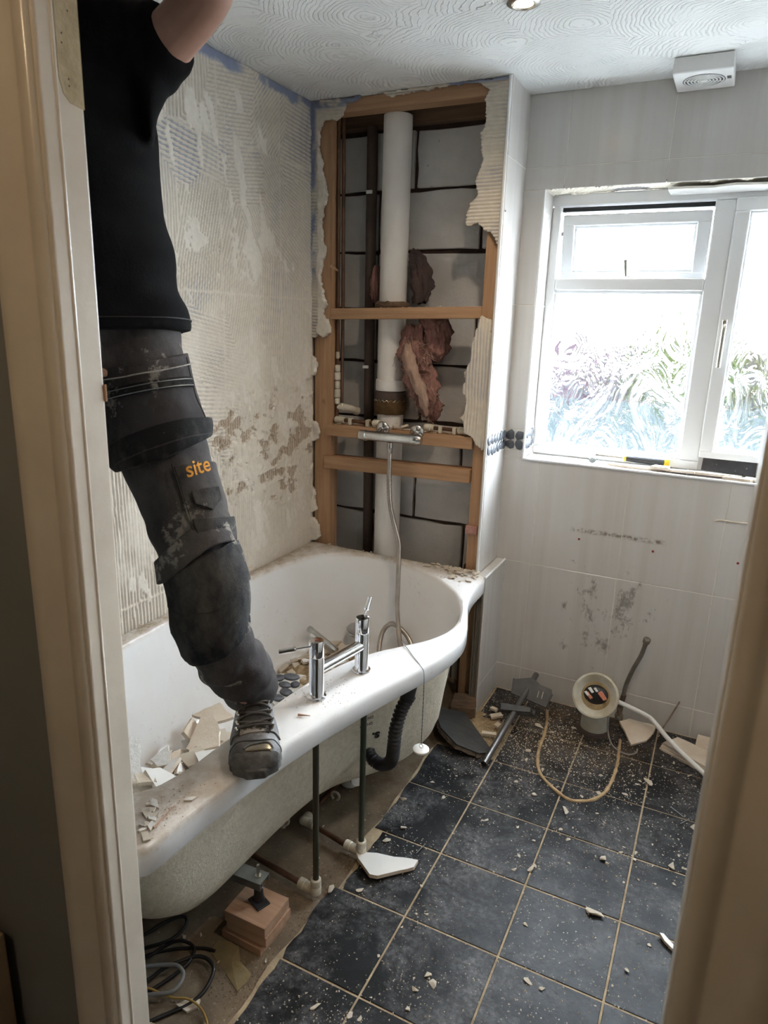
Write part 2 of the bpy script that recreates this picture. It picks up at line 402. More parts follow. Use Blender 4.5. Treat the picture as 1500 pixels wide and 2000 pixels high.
def m_rim():
    """bath acrylic with dust lying on the ledge by the tiled walls"""
    t = NT('bath acrylic dusty'); pos = t.n('NewGeometry').outputs['Position']; sx = t.n('SeparateXYZ', {'Vector': pos})
    edge = t.math('MAXIMUM', t.ramp(sx.outputs[0], [(.03, 1), (.17, 0)]), t.ramp(t.math('MULTIPLY', sx.outputs[1], -1), [(.02, 1), (.15, 0)]))
    edge = t.math('MAXIMUM', edge, t.ramp(t.math('MULTIPLY', t.math('ADD', sx.outputs[1], 1.25), -1), [(.0, 0), (.35, .75)]))
    topm = t.ramp(sx.outputs[2], [(.596, 0), (.606, 1)])
    n1 = t.noise(24, 7, .72, pos)
    d = t.math('MULTIPLY', t.math('MULTIPLY', edge, topm), t.ramp(n1, [(.30, .2), (.6, 1)]))
    n2 = t.ramp(t.noise(55, 6, .72, pos), [(.60, 0), (.72, .5)])
    d2 = t.math('MULTIPLY', n2, t.ramp(t.noise(3.5, 3, .6, pos), [(.42, 0), (.60, 1)]))
    soil = t.math('MULTIPLY', t.ramp(sx.outputs[2], [(.2, 1), (.6, .25)]), t.ramp(t.noise(3, 5, .6, pos), [(.4, 0), (.75, .5)]))
    col = t.mix(soil, (.80,.80,.80), (.66,.60,.53)); col = t.mix(d, col, (.42,.335,.24)); col = t.mix(d2, col, (.36,.29,.23))
    t.set(Base_Color=col, Roughness=t.math('ADD', .14, t.math('MULTIPLY', d, .7))); t.b.inputs['Coat Weight'].default_value = .3
    return t.m
M['acrylic'] = m_rim()

# ------------------------------------------------------------------ numpy noise and relief panels
_tab = np.random.RandomState(5).rand(256, 256)
def vn(x, y, s=0):
    x = x+s*17.3; y = y+s*9.7
    xi = np.floor(x).astype(int); yi = np.floor(y).astype(int); fx = x-xi; fy = y-yi
    fx = fx*fx*(3-2*fx); fy = fy*fy*(3-2*fy)
    g = lambda a, b: _tab[(a) & 255, (b) & 255]
    return (g(xi,yi)*(1-fx)+g(xi+1,yi)*fx)*(1-fy)+(g(xi,yi+1)*(1-fx)+g(xi+1,yi+1)*fx)*fy
def fbm(x, y, s=0, o=4, g=.5):
    a = 1; t = 0; w = 0
    for i in range(o):
        t = t+a*vn(x*2**i, y*2**i, s+i*3); w += a; a *= g
    return t/w
def sstep(a, b, x):
    t = np.clip((x-a)/(b-a), 0, 1); return t*t*(3-2*t)
def relief(name, u, v, to_world, h, col, mask, mat, parent, back=None):
    """heightfield with real relief; cells outside mask are left out and the rim gets side walls of depth back"""
    nv, nu = h.shape; co = to_world(u, v, h).reshape(-1, 3)
    idx = np.arange(nu*nv).reshape(nv, nu)
    if mask is None: mask = np.ones((nv, nu), bool)
    c = mask[:-1,:-1] & mask[1:,:-1] & mask[:-1,1:] & mask[1:,1:]
    a = idx[:-1,:-1][c]; b = idx[:-1,1:][c]; d = idx[1:,1:][c]; e = idx[1:,:-1][c]
    quads = np.stack([a, b, d, e], 1); colr = col.reshape(-1, 3)
    if back is not None:
        from collections import Counter
        E = np.concatenate([quads[:,[0,1]], quads[:,[1,2]], quads[:,[2,3]], quads[:,[3,0]]])
        key = {(p, q) for p, q in E.tolist()}
        bd = [(p, q) for p, q in key if (q, p) not in key]
        used = sorted({i for e_ in bd for i in e_}); mp = {i: co.shape[0]+k for k, i in enumerate(used)}
        bw = to_world(u, v, h*0-back).reshape(-1, 3)[used]
        co = np.concatenate([co, bw]); colr = np.concatenate([colr, colr[used]*.9])
        quads = np.concatenate([quads, np.array([(q, p, mp[p], mp[q]) for p, q in bd])])
    us = np.unique(quads); rm = np.full(co.shape[0], -1); rm[us] = np.arange(len(us)); co = co[us]; colr = colr[us]; quads = rm[quads]
    me = bpy.data.meshes.new(name); n = len(co); m = len(quads)
    me.vertices.add(n); me.vertices.foreach_set('co', co.ravel())
    me.loops.add(m*4); me.loops.foreach_set('vertex_index', quads.ravel().astype(np.int32))
    me.polygons.add(m); me.polygons.foreach_set('loop_start', np.arange(0, m*4, 4, dtype=np.int32))
    me.update(calc_edges=True); me.validate()
    at_ = me.color_attributes.new('Col', 'FLOAT_COLOR', 'POINT')
    at_.data.foreach_set('color', np.concatenate([colr, np.ones((n, 1))], 1).ravel())
    return obj(name, me, mat, parent)
CREAM = np.array((.70,.64,.545)); BLUE = np.array((.27,.31,.44)); BROWN = np.array((.36,.27,.185)); PALE = np.array((.75,.70,.62))
def ridges(u, v, ang, per, wob=.004, s=0):
    t = u*math.cos(ang)+v*math.sin(ang)+(fbm(u*5, v*5, s, 2)-.5)*wob*5
    return .5+.5*np.cos(2*np.pi*t/per)

# ------------------------------------------------------------------ setting: floor
floor = obj('floor', MB().box(-.1, 2.2, -1.80, .24, -.12, -.010), M['concrete']); tag(floor, kind='structure')
TS, OX, OY = .2664, .4735, -.0498
gr = MB(); pol = []
for k in range(40):                                         # ragged cut edge of the tiled area beside the bath
    y = -1.80+k*(1.80-.30)/39
    pol.append((.772+.022*noise.noise(Vector((y*6, 2, 0)))+(.02 if -1.2 < y < -.95 else 0), y))
pol += [(1.004, -.318), (1.004, -.05), (.845, -.05), (.845, .222), (2.16, .222), (2.16, -1.80)]
obj('grout_bed', gr.prism(pol, -.0095, -.0022), M['fgrout'], floor)
def floor_tile(x0, x1, y0, y1, left_jag=False):
    g = .0028; x0 += g; x1 -= g; y0 += g; y1 -= g
    if left_jag:
        p = [(x0+.010*noise.noise(Vector((y0*9, 3.3, 0))), y0)]
        n = 9
        for k in range(1, n): p.insert(0, (x0+.012*noise.noise(Vector(((y0+(y1-y0)*k/n)*17, 1.3, 0))), y0+(y1-y0)*k/n))
        p.insert(0, (x0, y1)); p = list(reversed(p)); p = p+[(x1, y1), (x1, y0)]
    else: p = [(x0, y0), (x1, y0), (x1, y1), (x0, y1)]
    dz = R.uniform(-.0006, .0006)
    o = obj('floor_tile', MB().prism(p, -.009, dz, top=[(a, b) for a, b in p]), M['floor'], floor, bevel=.0012, seg=1)
for r in range(-1, 7):
    y1 = OY-r*TS+TS-TS; y1 = OY-r*TS; y0 = y1-TS
    y0c, y1c = max(y0, -1.80), min(y1, .218)
    if y1c-y0c < .02: continue
    for c in range(1, 7):
        x0 = OX+c*TS; x1 = min(x0+TS, 2.155)
        if x1-x0 < .02: continue
        if c == 1:
            if r == 0: continue                              # the tile lifted out beside the boxing
            x0 = .776 if r > 0 else .85
            if r == 3: x0 = .803
            floor_tile(x0, x1, y0c, y1c, r > 0)
        else: floor_tile(x0, x1, y0c, y1c)
ring = [(1.10,.125,0),(1.117,.06,0),(1.133,-.04,0),(1.137,-.13,0),(1.149,-.22,0),(1.18,-.31,0),(1.243,-.372,0),(1.304,-.407,0),(1.345,-.395,0),(1.383,-.364,0),(1.412,-.30,0),(1.424,-.2,0),(1.424,-.10,0),(1.418,-.033,0),(1.412,.05,0)]
rp = crs(ring, 8)
obj('sealant_bead', MB().tube([p+Vector((0,0,.0015)) for p in rp], [.0060+.0025*noise.noise(p*40) for p in rp], 8), M['sealant'], floor, smooth=True)
# ------------------------------------------------------------------ ceiling
ceil = obj('ceiling', MB().box(-.1, 2.2, -1.80, .24, H, H+.08), M['ceiling']); tag(ceil, kind='structure')
# ------------------------------------------------------------------ left wall with old adhesive
wl = obj('wall_left', MB().box(-.10, -.006, -1.80, .24, -.11, H+.02), M['brokenboard']); tag(wl, kind='structure')
st = .0036
uu, vv = np.meshgrid(np.arange(-1.78, 0.001, st), np.arange(.595, H+.001, st))
seeds = [(-1.0,2.2,0),(-.9,1.9,0),(-1.0,1.6,0),(-.75,2.28,0),(-.50,2.22,90+8),(-.40,2.06,90+8),(-.66,2.1,82),(-.30,2.20,60+90-12),(-.30,2.08,52),(-.10,2.18,90-6),(-.06,2.0,72),
         (-.65,1.86,-16),(-.50,1.80,-22),(-.34,1.86,35),(-.20,1.93,55),(-.10,1.83,55),(-.60,1.66,-10),(-.45,1.58,-15),(-.28,1.70,-5),(-.12,1.62,0),(-.10,1.48,0),(-.35,1.45,-6),(-.62,1.5,80),(-.55,1.35,78),
         (-.62,1.22,85),(-.35,1.25,0),(-.12,1.28,0),(-.10,1.08,0),(-.32,1.05,95),(-.12,.85,0),(-.30,.80,0),(-.45,1.0,0),(-.5,.8,0),(-.75,1.1,0),(-.95,1.1,0),(-1.05,.85,0),(-.9,.75,0),(-1.3,1.2,0),(-1.4,1.8,30),(-1.3,.8,0)]
wu = (fbm(uu*7, vv*7, 2)-.5)*.10; wv_ = (fbm(uu*7, vv*7, 8)-.5)*.10
best = np.full(uu.shape, 9.); hr = np.zeros(uu.shape); deep = np.zeros(uu.shape)
for i, (a, b, ang) in enumerate(seeds):
    d = (uu+wu-a)**2+(vv+wv_-b)**2; m = d < best; best = np.where(m, d, best)
    per = .0125 if i % 3 else .0145
    rr = ridges(uu, vv, math.radians(ang), per, .0022, i)
    hr = np.where(m, rr, hr)
amp = sstep(.36, .60, fbm(uu*5, vv*5, 4)); amp = np.clip(amp+.25+sstep(1.4, 1.8, vv)*.35, 0, 1)
amp *= .35+.65*sstep(.15, .55, -uu+(vv-1.5)*.6)
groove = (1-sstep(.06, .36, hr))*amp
hh = .0058*(1-groove)+.0006*fbm(uu*60, vv*60, 6)
seam = np.zeros(uu.shape)
for s_ in (-.222, -.572, -.922, -1.272, -1.622): seam = np.maximum(seam, np.exp(-((uu-s_+(fbm(vv*30, uu*3, 3)-.5)*.008)/.005)**2))
for s_ in (.685, 1.172, 1.66, 2.147): seam = np.maximum(seam, np.exp(-((vv-s_+(fbm(uu*30, vv*3, 5)-.5)*.008)/.005)**2))
hh = hh*(1-seam)+.0048*seam*1.3*(.6+.8*fbm(uu*80, vv*80, 9))
groove *= 1-seam
fl = fbm(uu*24+vv*5, vv*9, 12, 5); flake = sstep(.615, .625, fl)              # raised flat flakes with torn edges
flake *= sstep(.40, .50, fbm(uu*4, vv*4, 15))
hh = np.where(flake > .5, .0055+.003*fbm(uu*25, vv*25, 18), hh); groove = groove*(1-flake)
band = np.exp(-((vv-1.10-(uu+.3)*.1)/.16)**2)*sstep(-1.0, -.55, uu)+.45*np.exp(-((vv-.93)/.07)**2)*np.exp(-((uu+.17)/.14)**2)
bare = sstep(.625, .65, fbm(uu*15, vv*21, 21, 6, .6)+.10*band-.13*(1-band)); bare *= sstep(.05, .3, band)
bare = bare*(.35+.65*sstep(.3, .6, ridges(uu, vv, 0, .013, .002, 3)+fbm(uu*40, vv*20, 4)*.6-.1))
hh = hh*(1-bare)
chnk = sstep(.61, .62, fbm(uu*19, vv*13, 31, 6, .62)+.10*band); hh += chnk*.010*fbm(uu*30, vv*30, 33)*sstep(.02, .2, band)
topedge = sstep(H-.10, H-.03, vv+(fbm(uu*9, vv*9, 41)-.5)*.12)
hh = hh*(1-topedge)+topedge*(.0035+.002*(fbm(uu*12, vv*12, 40)))
blueness = groove*sstep(.50, .72, fbm(uu*5, vv*5, 51))*.8*sstep(1.15, 1.45, vv)
blueedge = np.maximum(sstep(H-.035, H-.02, vv+(fbm(uu*14, vv*14, 43)-.5)*.06)*sstep(.42, .55, fbm(uu*6, vv*2, 44)), sstep(-.016, -.007, uu+(fbm(uu*9, vv*11, 47)-.5)*.02)*sstep(1.7, 1.9, vv))
blueness = np.maximum(blueness, blueedge)
blot = sstep(.66, .74, fbm(uu*7, vv*12, 55))*.5*sstep(1.3, 1.6, vv); blueness = np.maximum(blueness, blot*groove)
colr = CREAM[None,None]*(.93+.14*fbm(uu*8, vv*8, 60))[...,None]
colr = colr*(1-flake[...,None])+PALE*flake[...,None]
colr = colr*(1-.5*groove[...,None])+np.array((.34,.31,.28))*.5*groove[...,None]  # grooves also darkened in the colour, painted shade that sharpens the ridge lines
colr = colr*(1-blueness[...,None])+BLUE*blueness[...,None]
colr = colr*(1-bare[...,None])+BROWN*bare[...,None]
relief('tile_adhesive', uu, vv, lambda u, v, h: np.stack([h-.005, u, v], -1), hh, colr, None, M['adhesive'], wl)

# ------------------------------------------------------------------ alcove: block wall, timber studs, torn plasterboard
wb = obj('wall_back', MB().box(-.1, .79, .215, .34, -.11, H+.02), M['mortar']); tag(wb, kind='structure')
zb = [-.1, .268, .497, .726, 1.165, 1.414, 1.859, 2.092, 2.34]
def block(x0, x1, z0, z1):
    j = .007; n = 5; x0 += j; x1 -= j; z0 += j; z1 -= j; p = []
    jit = lambda: R.uniform(-.004, .004)
    for k in range(n): p.append((x0+(x1-x0)*k/n, z0+jit()))
    for k in range(3): p.append((x1+jit(), z0+(z1-z0)*k/3))
    for k in range(n): p.append((x1-(x1-x0)*k/n, z1+jit()))
    for k in range(3): p.append((x0+jit(), z1-(z1-z0)*k/3))
    m = Matrix(((1,0,0,0),(0,0,1,0),(0,1,0,0),(0,0,0,1)))
    obj('brick', MB().prism(p, .198+R.uniform(-.003, .003), .225, m), M['block'], wb, bevel=.003, seg=1)
crs_x = {0: (.17,.62), 1: (-.05,.41), 2: (.19,.64), 3: (-.05,.41), 4: (.16,.61), 5: (-.03,.42), 6: (.19,.64), 7: (-.07,.365), 8: (.1, .6)}
zz = [-.10, .255, .495, .735, .955, 1.17, 1.412, 1.63, 1.861, 2.094, 2.315]
jx = [.18, .41, .20, .41, .17, .42, .20, .425, .20, .36, .2]
for i in range(len(zz)-1):
    xs = sorted({-.06, .785, jx[i], jx[i]-.45 if jx[i]-.45 > -.06 else -.06, min(jx[i]+.45, .785)})
    if i == 7: xs = [-.06, .2, .785]
    for a, b in zip(xs[:-1], xs[1:]):
        if b-a > .03: block(a, b, zz[i], zz[i+1])
obj('lintel_timber', MB().box(-.05, .79, .17, .212, 2.325, 2.39), M['darkwoodx'], wb, bevel=.003)

wa = empty('wall_alcove', (.4, .05, 0)); tag(wa, kind='structure')
obj('stud', MB().box(.006, .086, .012, .075, -.01, 2.345), M['woodz'], wa, bevel=.002)
obj('stud', MB().box(.735, .795, .012, .075, -.01, 2.345), M['woodz'], wa, bevel=.002)
obj('noggin', MB().box(.0, .80, .010, .075, 2.345, 2.392), M['woodx'], wa, bevel=.002)
def nog(x0, x1, z0, z1, dzr=0, y0=.008):
    mb = MB().box(x0, x1, y0, .075, z0, z1)
    mb.v = [(x, y, z+dzr*(x-x0)/(x1-x0)) for x, y, z in mb.v]
    return obj('noggin', mb, M['woodx'], wa, bevel=.002)
nog(.086, .735, 1.585, 1.628, .018); nog(.068, .733, 1.102, 1.150, .006, .0); nog(.060, .731, .957, 1.010, .016, .0)
obj('stud', MB().box(.70, .775, .085, .15, -.01, .60), M['darkwoodz'], wa, bevel=.002)
# torn plasterboard still carrying adhesive
def inpoly(px, py, poly):
    ins = np.zeros(px.shape, bool); n = len(poly)
    for i in range(n):
        x0, y0 = poly[i]; x1, y1 = poly[(i+1)%n]
        if y0 == y1: continue
        c = ((y0 > py) != (y1 > py)) & (px < (x1-x0)*(py-y0)/(y1-y0)+x0); ins ^= c
    return ins
def board(poly, name, seed, ang, dens=1.0, blue_right=None, torn=None, jag=.02):
    xs = [p[0] for p in poly]; zs = [p[1] for p in poly]; s = .003
    u, v = np.meshgrid(np.arange(min(xs)-.02, max(xs)+.02, s), np.arange(min(zs)-.02, max(zs)+.02, s))
    ju = (fbm(u*35, v*35, seed)-.5)*jag; jv = (fbm(u*35, v*35, seed+7)-.5)*jag
    mk = inpoly(u+ju, v+jv, poly)
    g = 1-sstep(.1, .5, ridges(u, v, math.radians(ang), .0125, .002, seed)); g *= sstep(.3, .5, fbm(u*6, v*6, seed+3)+.12*dens)
    h = .004*(1-g)+.001*fbm(u*50, v*50, seed)
    c = CREAM[None,None]*(.95+.12*fbm(u*9, v*9, seed))[...,None]
    bl = g*.5*sstep(.42, .6, fbm(u*8, v*8, seed+9))
    if torn is not None:                                        # crumbled plaster edge
        tm = torn(u+ju*.6, v); h = h*(1-tm)+tm*(.002+.016*fbm(u*28, v*28, seed+5, 4)); c = c*(1-tm[...,None])+PALE*1.02*tm[...,None]; bl = bl*(1-tm)
    if blue_right is not None:
        b2 = blue_right(u, v)*sstep(.36, .5, fbm(u*14, v*14, seed+2)); bl = np.maximum(bl, b2)
    c = c*(1-bl[...,None])+BLUE*bl[...,None]
    return relief(name, u, v, lambda a, b, hh_: np.stack([a, -.002-hh_, b], -1), h, c, mk, M['adhesive'], wa, back=.010)
PL = [(-.02,H),(.215,H),(.20,2.372),(.145,2.368),(.135,2.335),(.10,2.318),(.058,2.325),(.035,2.29),(.032,2.24),(.048,2.2),(.052,2.14),(.070,2.07),(.050,2.0),(.042,1.93),(.062,1.86),(.058,1.79),(.04,1.74),(.052,1.68),(.07,1.64),(.05,1.61),(.082,1.57),(.088,1.53),(.06,1.515),(.035,1.53),(.018,1.51),(-.02,1.53)]
board(PL, 'plasterboard', 3, 88, .6, lambda u, v: np.maximum(sstep(.028, .012, u)*sstep(1.7, 1.8, v), sstep(2.355, 2.37, v)), lambda u, v: sstep(.022, .034, u)*sstep(2.30, 2.26, v), .03)
board([(-.02,1.44),(.02,1.43),(.03,1.40),(.018,1.35),(-.02,1.34)], 'plasterboard', 5, 88, .3, None, lambda u, v: u*0+1)
board([(-.02,1.17),(.028,1.15),(.036,1.11),(.02,1.08),(-.02,1.06)], 'plasterboard', 6, 88, .3, None, lambda u, v: u*0+1)
board([(-.02,.90),(.015,.86),(.022,.80),(.03,.76),(-.02,.74)], 'plasterboard', 8, 88, .3, None, lambda u, v: u*0+1)
board([(-.02,.74),(.04,.70),(.05,.64),(.03,.62),(-.02,.625)], 'plasterboard', 9, 88, .3, None, lambda u, v: u*0+1)
PR = [(.796,H),(.30,H),(.315,2.377),(.60,2.385),(.672,2.385),(.715,2.362),(.70,2.33),(.712,2.27),(.698,2.22),(.705,2.12),(.688,2.08),(.692,2.02),(.668,2.0),(.655,1.93),(.68,1.925),(.705,1.935),(.73,1.905),(.752,1.905),(.77,1.88),(.782,1.855),(.796,1.87)]
board(PR, 'plasterboard', 13, 90, 1.0, lambda u, v: sstep(2.378, 2.388, v)*sstep(.5, .55, u))
PR2 = [(.732,1.612),(.768,1.60),(.780,1.60),(.792,1.50),(.795,1.30),(.790,1.13),(.772,1.105),(.745,1.13),(.735,1.15),(.70,1.17),(.690,1.215),(.676,1.225),(.70,1.26),(.700,1.30),(.68,1.33),(.688,1.40),(.705,1.44),(.712,1.50),(.722,1.55)]
board(PR2, 'plasterboard', 17, 0, 1.0)
# ------------------------------------------------------------------ return wall between alcove and window wall
wr = obj('wall_return', MB().box(.786, .8008, -.012, .225, .60, H), M['grout']); tag(wr, kind='structure')
obj('tile_edge_trim', MB().tube([(.795, -.016, .61), (.795, -.016, H-.003)], .0055, 8), M['pvc'], wr, smooth=True)
obj('board_edge', MB().box(.7865, .7925, -.014, -.012, .62, H-.01), M['brokenboard'], wr)
TZ = [.0, .124, .611, 1.088, 1.172, 1.66, 2.147, H]
def ytile(x, y0, y1, z0, z1, parent, name='tile', th=.006):
    g = .0013
    return obj(name, MB().box(x-th, x, y0+g, y1-g, z0+g, z1-g), M['tile'], parent, bevel=.0012, seg=1)
def xtile(y, x0, x1, z0, z1, parent, name='tile', th=.006):
    g = .0013
    return obj(name, MB().box(x0+g, x1-g, y, y+th, z0+g, z1-g), M['tile'], parent, bevel=.0012, seg=1)
for i in range(2, 7):
    if i == 3: continue
    ytile(.802, -.012, .2185, TZ[i], TZ[i+1], wr)
def pebbles(u0, u1, z0, z1, mp, parent, seed, n=5):
    rg = random.Random(seed); rows = 2; w = (u1-u0); cols = max(2, round(w/.036))
    for r_ in range(rows):
        for c_ in range(cols):
            cu = u0+w*(c_+.5)/cols+rg.uniform(-.002, .002); cz = z0+(z1-z0)*(r_+.5)/rows+rg.uniform(-.002, .002)
            a = w/cols*.54; b = (z1-z0)/rows*.50; k = 9; ph = rg.random()*6; p = []
            for q in range(k):
                t = 2*math.pi*q/k; rr = 1+.10*math.sin(2*t+ph)+.10*math.sin(3*t+ph*2)+rg.uniform(-.08, .04)
                p.append((cu+a*rr*math.cos(t), cz+b*rr*math.sin(t)))
            tp = [((x-cu)*.78+cu, (z-cz)*.78+cz) for x, z in p]
            mb = MB(); rings = [[mp(x, z, 0) for x, z in p], [mp(x, z, .0035) for x, z in p], [mp(x, z, .0055) for x, z in tp]]
            mb.loft(rings); o = obj('pebble', mb, M['pebble'], parent, smooth=True, ang=50)
pebbles(-.012, .2185, 1.09, 1.17, lambda u, z, h: Vector((.8005+h, u, z)), wr, 1)
obj('mosaic_backing', MB().box(.796, .8015, -.012, .2185, 1.089, 1.171), M['paper'], wr)
# lower boxing with its tiled ledge; cut board edges show beside the bath
bx = obj('wall_boxing', MB().box(.80, .8388, -.035, .222, -.01, .604), M['grout']); tag(bx, kind='structure')
ytile(.84, -.035, .219, .0, .124, bx); ytile(.84, -.035, .219, .124, .609, bx)
obj('ledge_tile', MB().box(.803, .841, -.05, .2185, .605, .612), M['tile'], bx, bevel=.002)
obj('ledge_trim', MB().tube([(.8405, -.05, .611), (.8405, .218, .611)], .0045, 8), M['pvc'], bx, smooth=True)
for k, (x0, w_, y0) in enumerate(((.801,.007,-.041),(.811,.0075,-.043),(.821,.006,-.041),(.829,.006,-.044))):
    obj('board_edge', MB().box(x0, x0+w_, y0, -.02, .0+.004*k, .60), M['board'], bx, bevel=.001, seg=1)

# ------------------------------------------------------------------ window wall
WX0, WX1, WZ0, WZ1 = .882, 2.08, 1.058, 2.072
ww = empty('wall_window', (1.5, .28, 0)); tag(ww, kind='structure')
def wallpart(x0, x1, z0, z1): obj('masonry', MB().box(x0, x1, .2212, .50, z0, z1), M['grout'], ww)
wallpart(.79, WX0-.008, -.11, H+.02); wallpart(WX1, 2.25, -.11, H+.02); wallpart(WX0-.008, WX1, -.11, WZ0-.010); wallpart(WX0-.008, WX1, WZ1+.012, H+.02)
XJ = [.795, .95, 1.303, 1.656, 2.009, 2.16]
for i in range(len(TZ)-1):
    for a, b in zip(XJ[:-1], XJ[1:]):
        z0, z1 = TZ[i], TZ[i+1]
        if i == 3: continue
        # clip around the opening
        if b <= WX0 or a >= WX1 or z1 <= WZ0 or z0 >= WZ1: xtile(.22, a, b, z0, z1, ww); continue
        if z0 < WZ0: xtile(.22, a, b, z0, WZ0, ww)
        if z1 > WZ1: xtile(.22, a, b, WZ1, z1, ww)
        zz0, zz1 = max(z0, WZ0), min(z1, WZ1)
        if a < WX0: xtile(.22, a, WX0, zz0, zz1, ww)
        if b > WX1: xtile(.22, WX1, b, zz0, zz1, ww)
pebbles(.803, .880, 1.09, 1.17, lambda u, z, h: Vector((u, .2215-h, z)), ww, 3)
obj('mosaic_backing', MB().box(.803, .882, .2205, .228, 1.089, 1.171), M['paper'], ww)
# reveal tiles, mosaic and sill
for z0, z1 in ((WZ0, 1.088), (1.172, 1.66), (1.66, WZ1)):
    obj('tile', MB().box(WX0-.008, WX0, .2215, .362, z0+.001, z1-.001), M['tile'], ww, bevel=.0012, seg=1)
    obj('tile', MB().box(WX1, WX1+.008, .2215, .362, z0+.001, z1-.001), M['tile'], ww, bevel=.0012, seg=1)
obj('mosaic_backing', MB().box(WX0-.008, WX0-.0035, .222, .362, 1.089, 1.171), M['paper'], ww)
pebbles(.224, .36, 1.09, 1.17, lambda u, z, h: Vector((WX0-.0045+h, u, z)), ww, 5)
for a, b in ((WX0, 1.16), (1.16, 1.50), (1.50, 1.83), (1.83, WX1)):
    obj('sill_tile', MB().box(a+.001, b-.001, .2195, .375, WZ0-.008, WZ0), M['tile'], ww, bevel=.0015)
obj('sill_trim', MB().tube([(WX0-.004, .219, WZ0-.003), (WX1, .219, WZ0-.003)], .0055, 8), M['pvc'], ww, smooth=True)
obj('reveal_trim', MB().tube([(WX0-.001, .219, WZ0), (WX0-.001, .219, WZ1)], .0045, 8), M['pvc'], ww, smooth=True)
obj('sealant_line', MB().tube(crs([(1.622,.2185,.902),(1.64,.2185,.908),(1.70,.2185,.908),(1.76,.2185,.911)], 5), .003, 6), M['chunk'], ww, smooth=True)
for x, z in ((1.14,.751),(1.424,.748),(1.721,.754)):
    o = obj('wall_plug', MB().lathe([(.0001,-.004),(.0045,-.004),(.0048,0),(.002,.001)], (x,.219,z), (0,-1,0), 10), M['red'], ww, smooth=True); o['label'] = 'small dark red plastic wall plug'
# soffit with torn adhesive, one bare grey patch and a hanging tile
u, v = np.meshgrid(np.arange(WX0, WX1, .004), np.arange(.222, .372, .004))
g = 1-sstep(.1, .5, ridges(u, v, .5, .013, .003, 2)); fk = fbm(u*9, v*14, 71, 5)
h = .004*(1-.7*g)+.012*sstep(.45, .6, fk)*fbm(u*30, v*30, 4)
cc = CREAM[None,None]*1.08*np.ones(u.shape+(1,)); bare2 = np.exp(-((u-1.17)/.07)**2-((v-.34)/.04)**2); bare2 = sstep(.3, .45, bare2+(fbm(u*30, v*30, 8)-.5)*.3)
h *= 1-bare2; cc = cc*(1-bare2[...,None])+np.array((.36,.35,.35))*bare2[...,None]
relief('soffit_adhesive', u[::-1], v[::-1], lambda a, b, q: np.stack([a, b, WZ1+.010-q], -1), h[::-1], cc[::-1], None, M['adhesive'], ww)
pt_ = [(1.31,.355),(1.306,.262),(1.36,.258),(1.45,.268),(1.52,.244),(1.60,.258),(1.70,.262),(1.74,.26),(1.74,.355)]
mb = MB().prism(pt_, 2.052, 2.060); mb.v = [(x, y, z+(y-.355)*-.05) for x, y, z in mb.v]
o = obj('broken_soffit_tile', mb, M['glazed'], ww, bevel=.001); o['label'] = 'broken white tile still hanging under the window head'

# ------------------------------------------------------------------ window
win = empty('window_1', (1.48, .38, WZ0)); tag(win, kind='structure')
FY0, FY1 = .355, .415
def bar(name, x0, x1, z0, z1, parent, y0=FY0, y1=FY1, m=None, bev=.006): 
    return obj(name, MB().box(x0, x1, y0, y1, z0, z1, m), M['pvc'], parent, bevel=bev, seg=3)
bar('frame_rail', WX0+.0005, WX1-.0005, WZ0+.0005, 1.094, win); bar('frame_rail', WX0+.0005, WX1-.0005, 2.032, WZ1+.004, win)
bar('frame_stile', WX0, .916, 1.0945, 2.0315, win); bar('frame_stile', WX1-.036, WX1, 1.0945, 2.0315, win)
bar('mullion', 1.462, 1.532, 1.0945, 2.0315, win); bar('transom', .9165, 1.4615, 1.722, 1.768, win)
def beads(x0, x1, z0, z1, parent, w=.014, y0=.368, y1=.40, m=None):
    for a in ((x0, x1, z0, z0+w), (x0, x1, z1-w, z1), (x0, x0+w, z0+w, z1-w), (x1-w, x1, z0+w, z1-w)): bar('glazing_bead', *a, parent, y0, y1, m, .005)
beads(.914, 1.464, 1.092, 1.724, win)
pane_b = obj('pane', MB().box(.925, 1.453, .386, .391, 1.103, 1.713), M['glass'], win)
# right casement
cs = empty('sash_helper', (0,0,0)); bpy.data.objects.remove(cs)
bar('casement_rail', 1.530, 2.046, 1.090, 1.140, win, .345, .40); bar('casement_rail', 1.530, 2.046, 1.990, 2.036, win, .345, .40)
bar('casement_stile', 1.530, 1.580, 1.138, 1.992, win, .345, .40); bar('casement_stile', 1.998, 2.046, 1.138, 1.992, win, .345, .40)
beads(1.576, 2.002, 1.136, 1.994, win, .012, .356, .395)
obj('pane', MB().box(1.586, 1.992, .380, .385, 1.146, 1.984), M['glass'], win)
# open top vent: hinged at its head and swung outwards
vm = Matrix.Translation((0, .395, 2.008)) @ Matrix.Rotation(math.radians(9), 4, 'X') @ Matrix.Translation((0, -.395, -2.008))
vent = bar('vent_sash', .922, 1.458, 1.752, 1.794, win, .372, .425, vm)
bar('vent_rail', .922, 1.458, 1.965, 2.006, win, .372, .425, vm); bar('vent_stile', .922, .968, 1.79, 1.97, win, .372, .425, vm); bar('vent_stile', 1.410, 1.458, 1.79, 1.97, win, .372, .425, vm)
beads(.966, 1.412, 1.792, 1.967, win, .012, .385, .41, vm)
obj('pane', MB().box(.974, 1.404, .400, .405, 1.80, 1.96, vm), M['glass'], win)
obj('head_gasket', MB().box(.918, 1.462, .375, .41, 2.014, 2.030), M['black'], win, bevel=.002)
obj('stay_arm', MB().box(.9175, .9215, .37, .48, 1.93, 1.945, vm), M['brightsteel'], win)
hb = MB(); hb.tube([vm @ Vector(p) for p in ((1.182,.366,1.776),(1.182,.350,1.776))], .010, 12)
obj('handle_boss', hb, M['brightsteel'], win, smooth=True)
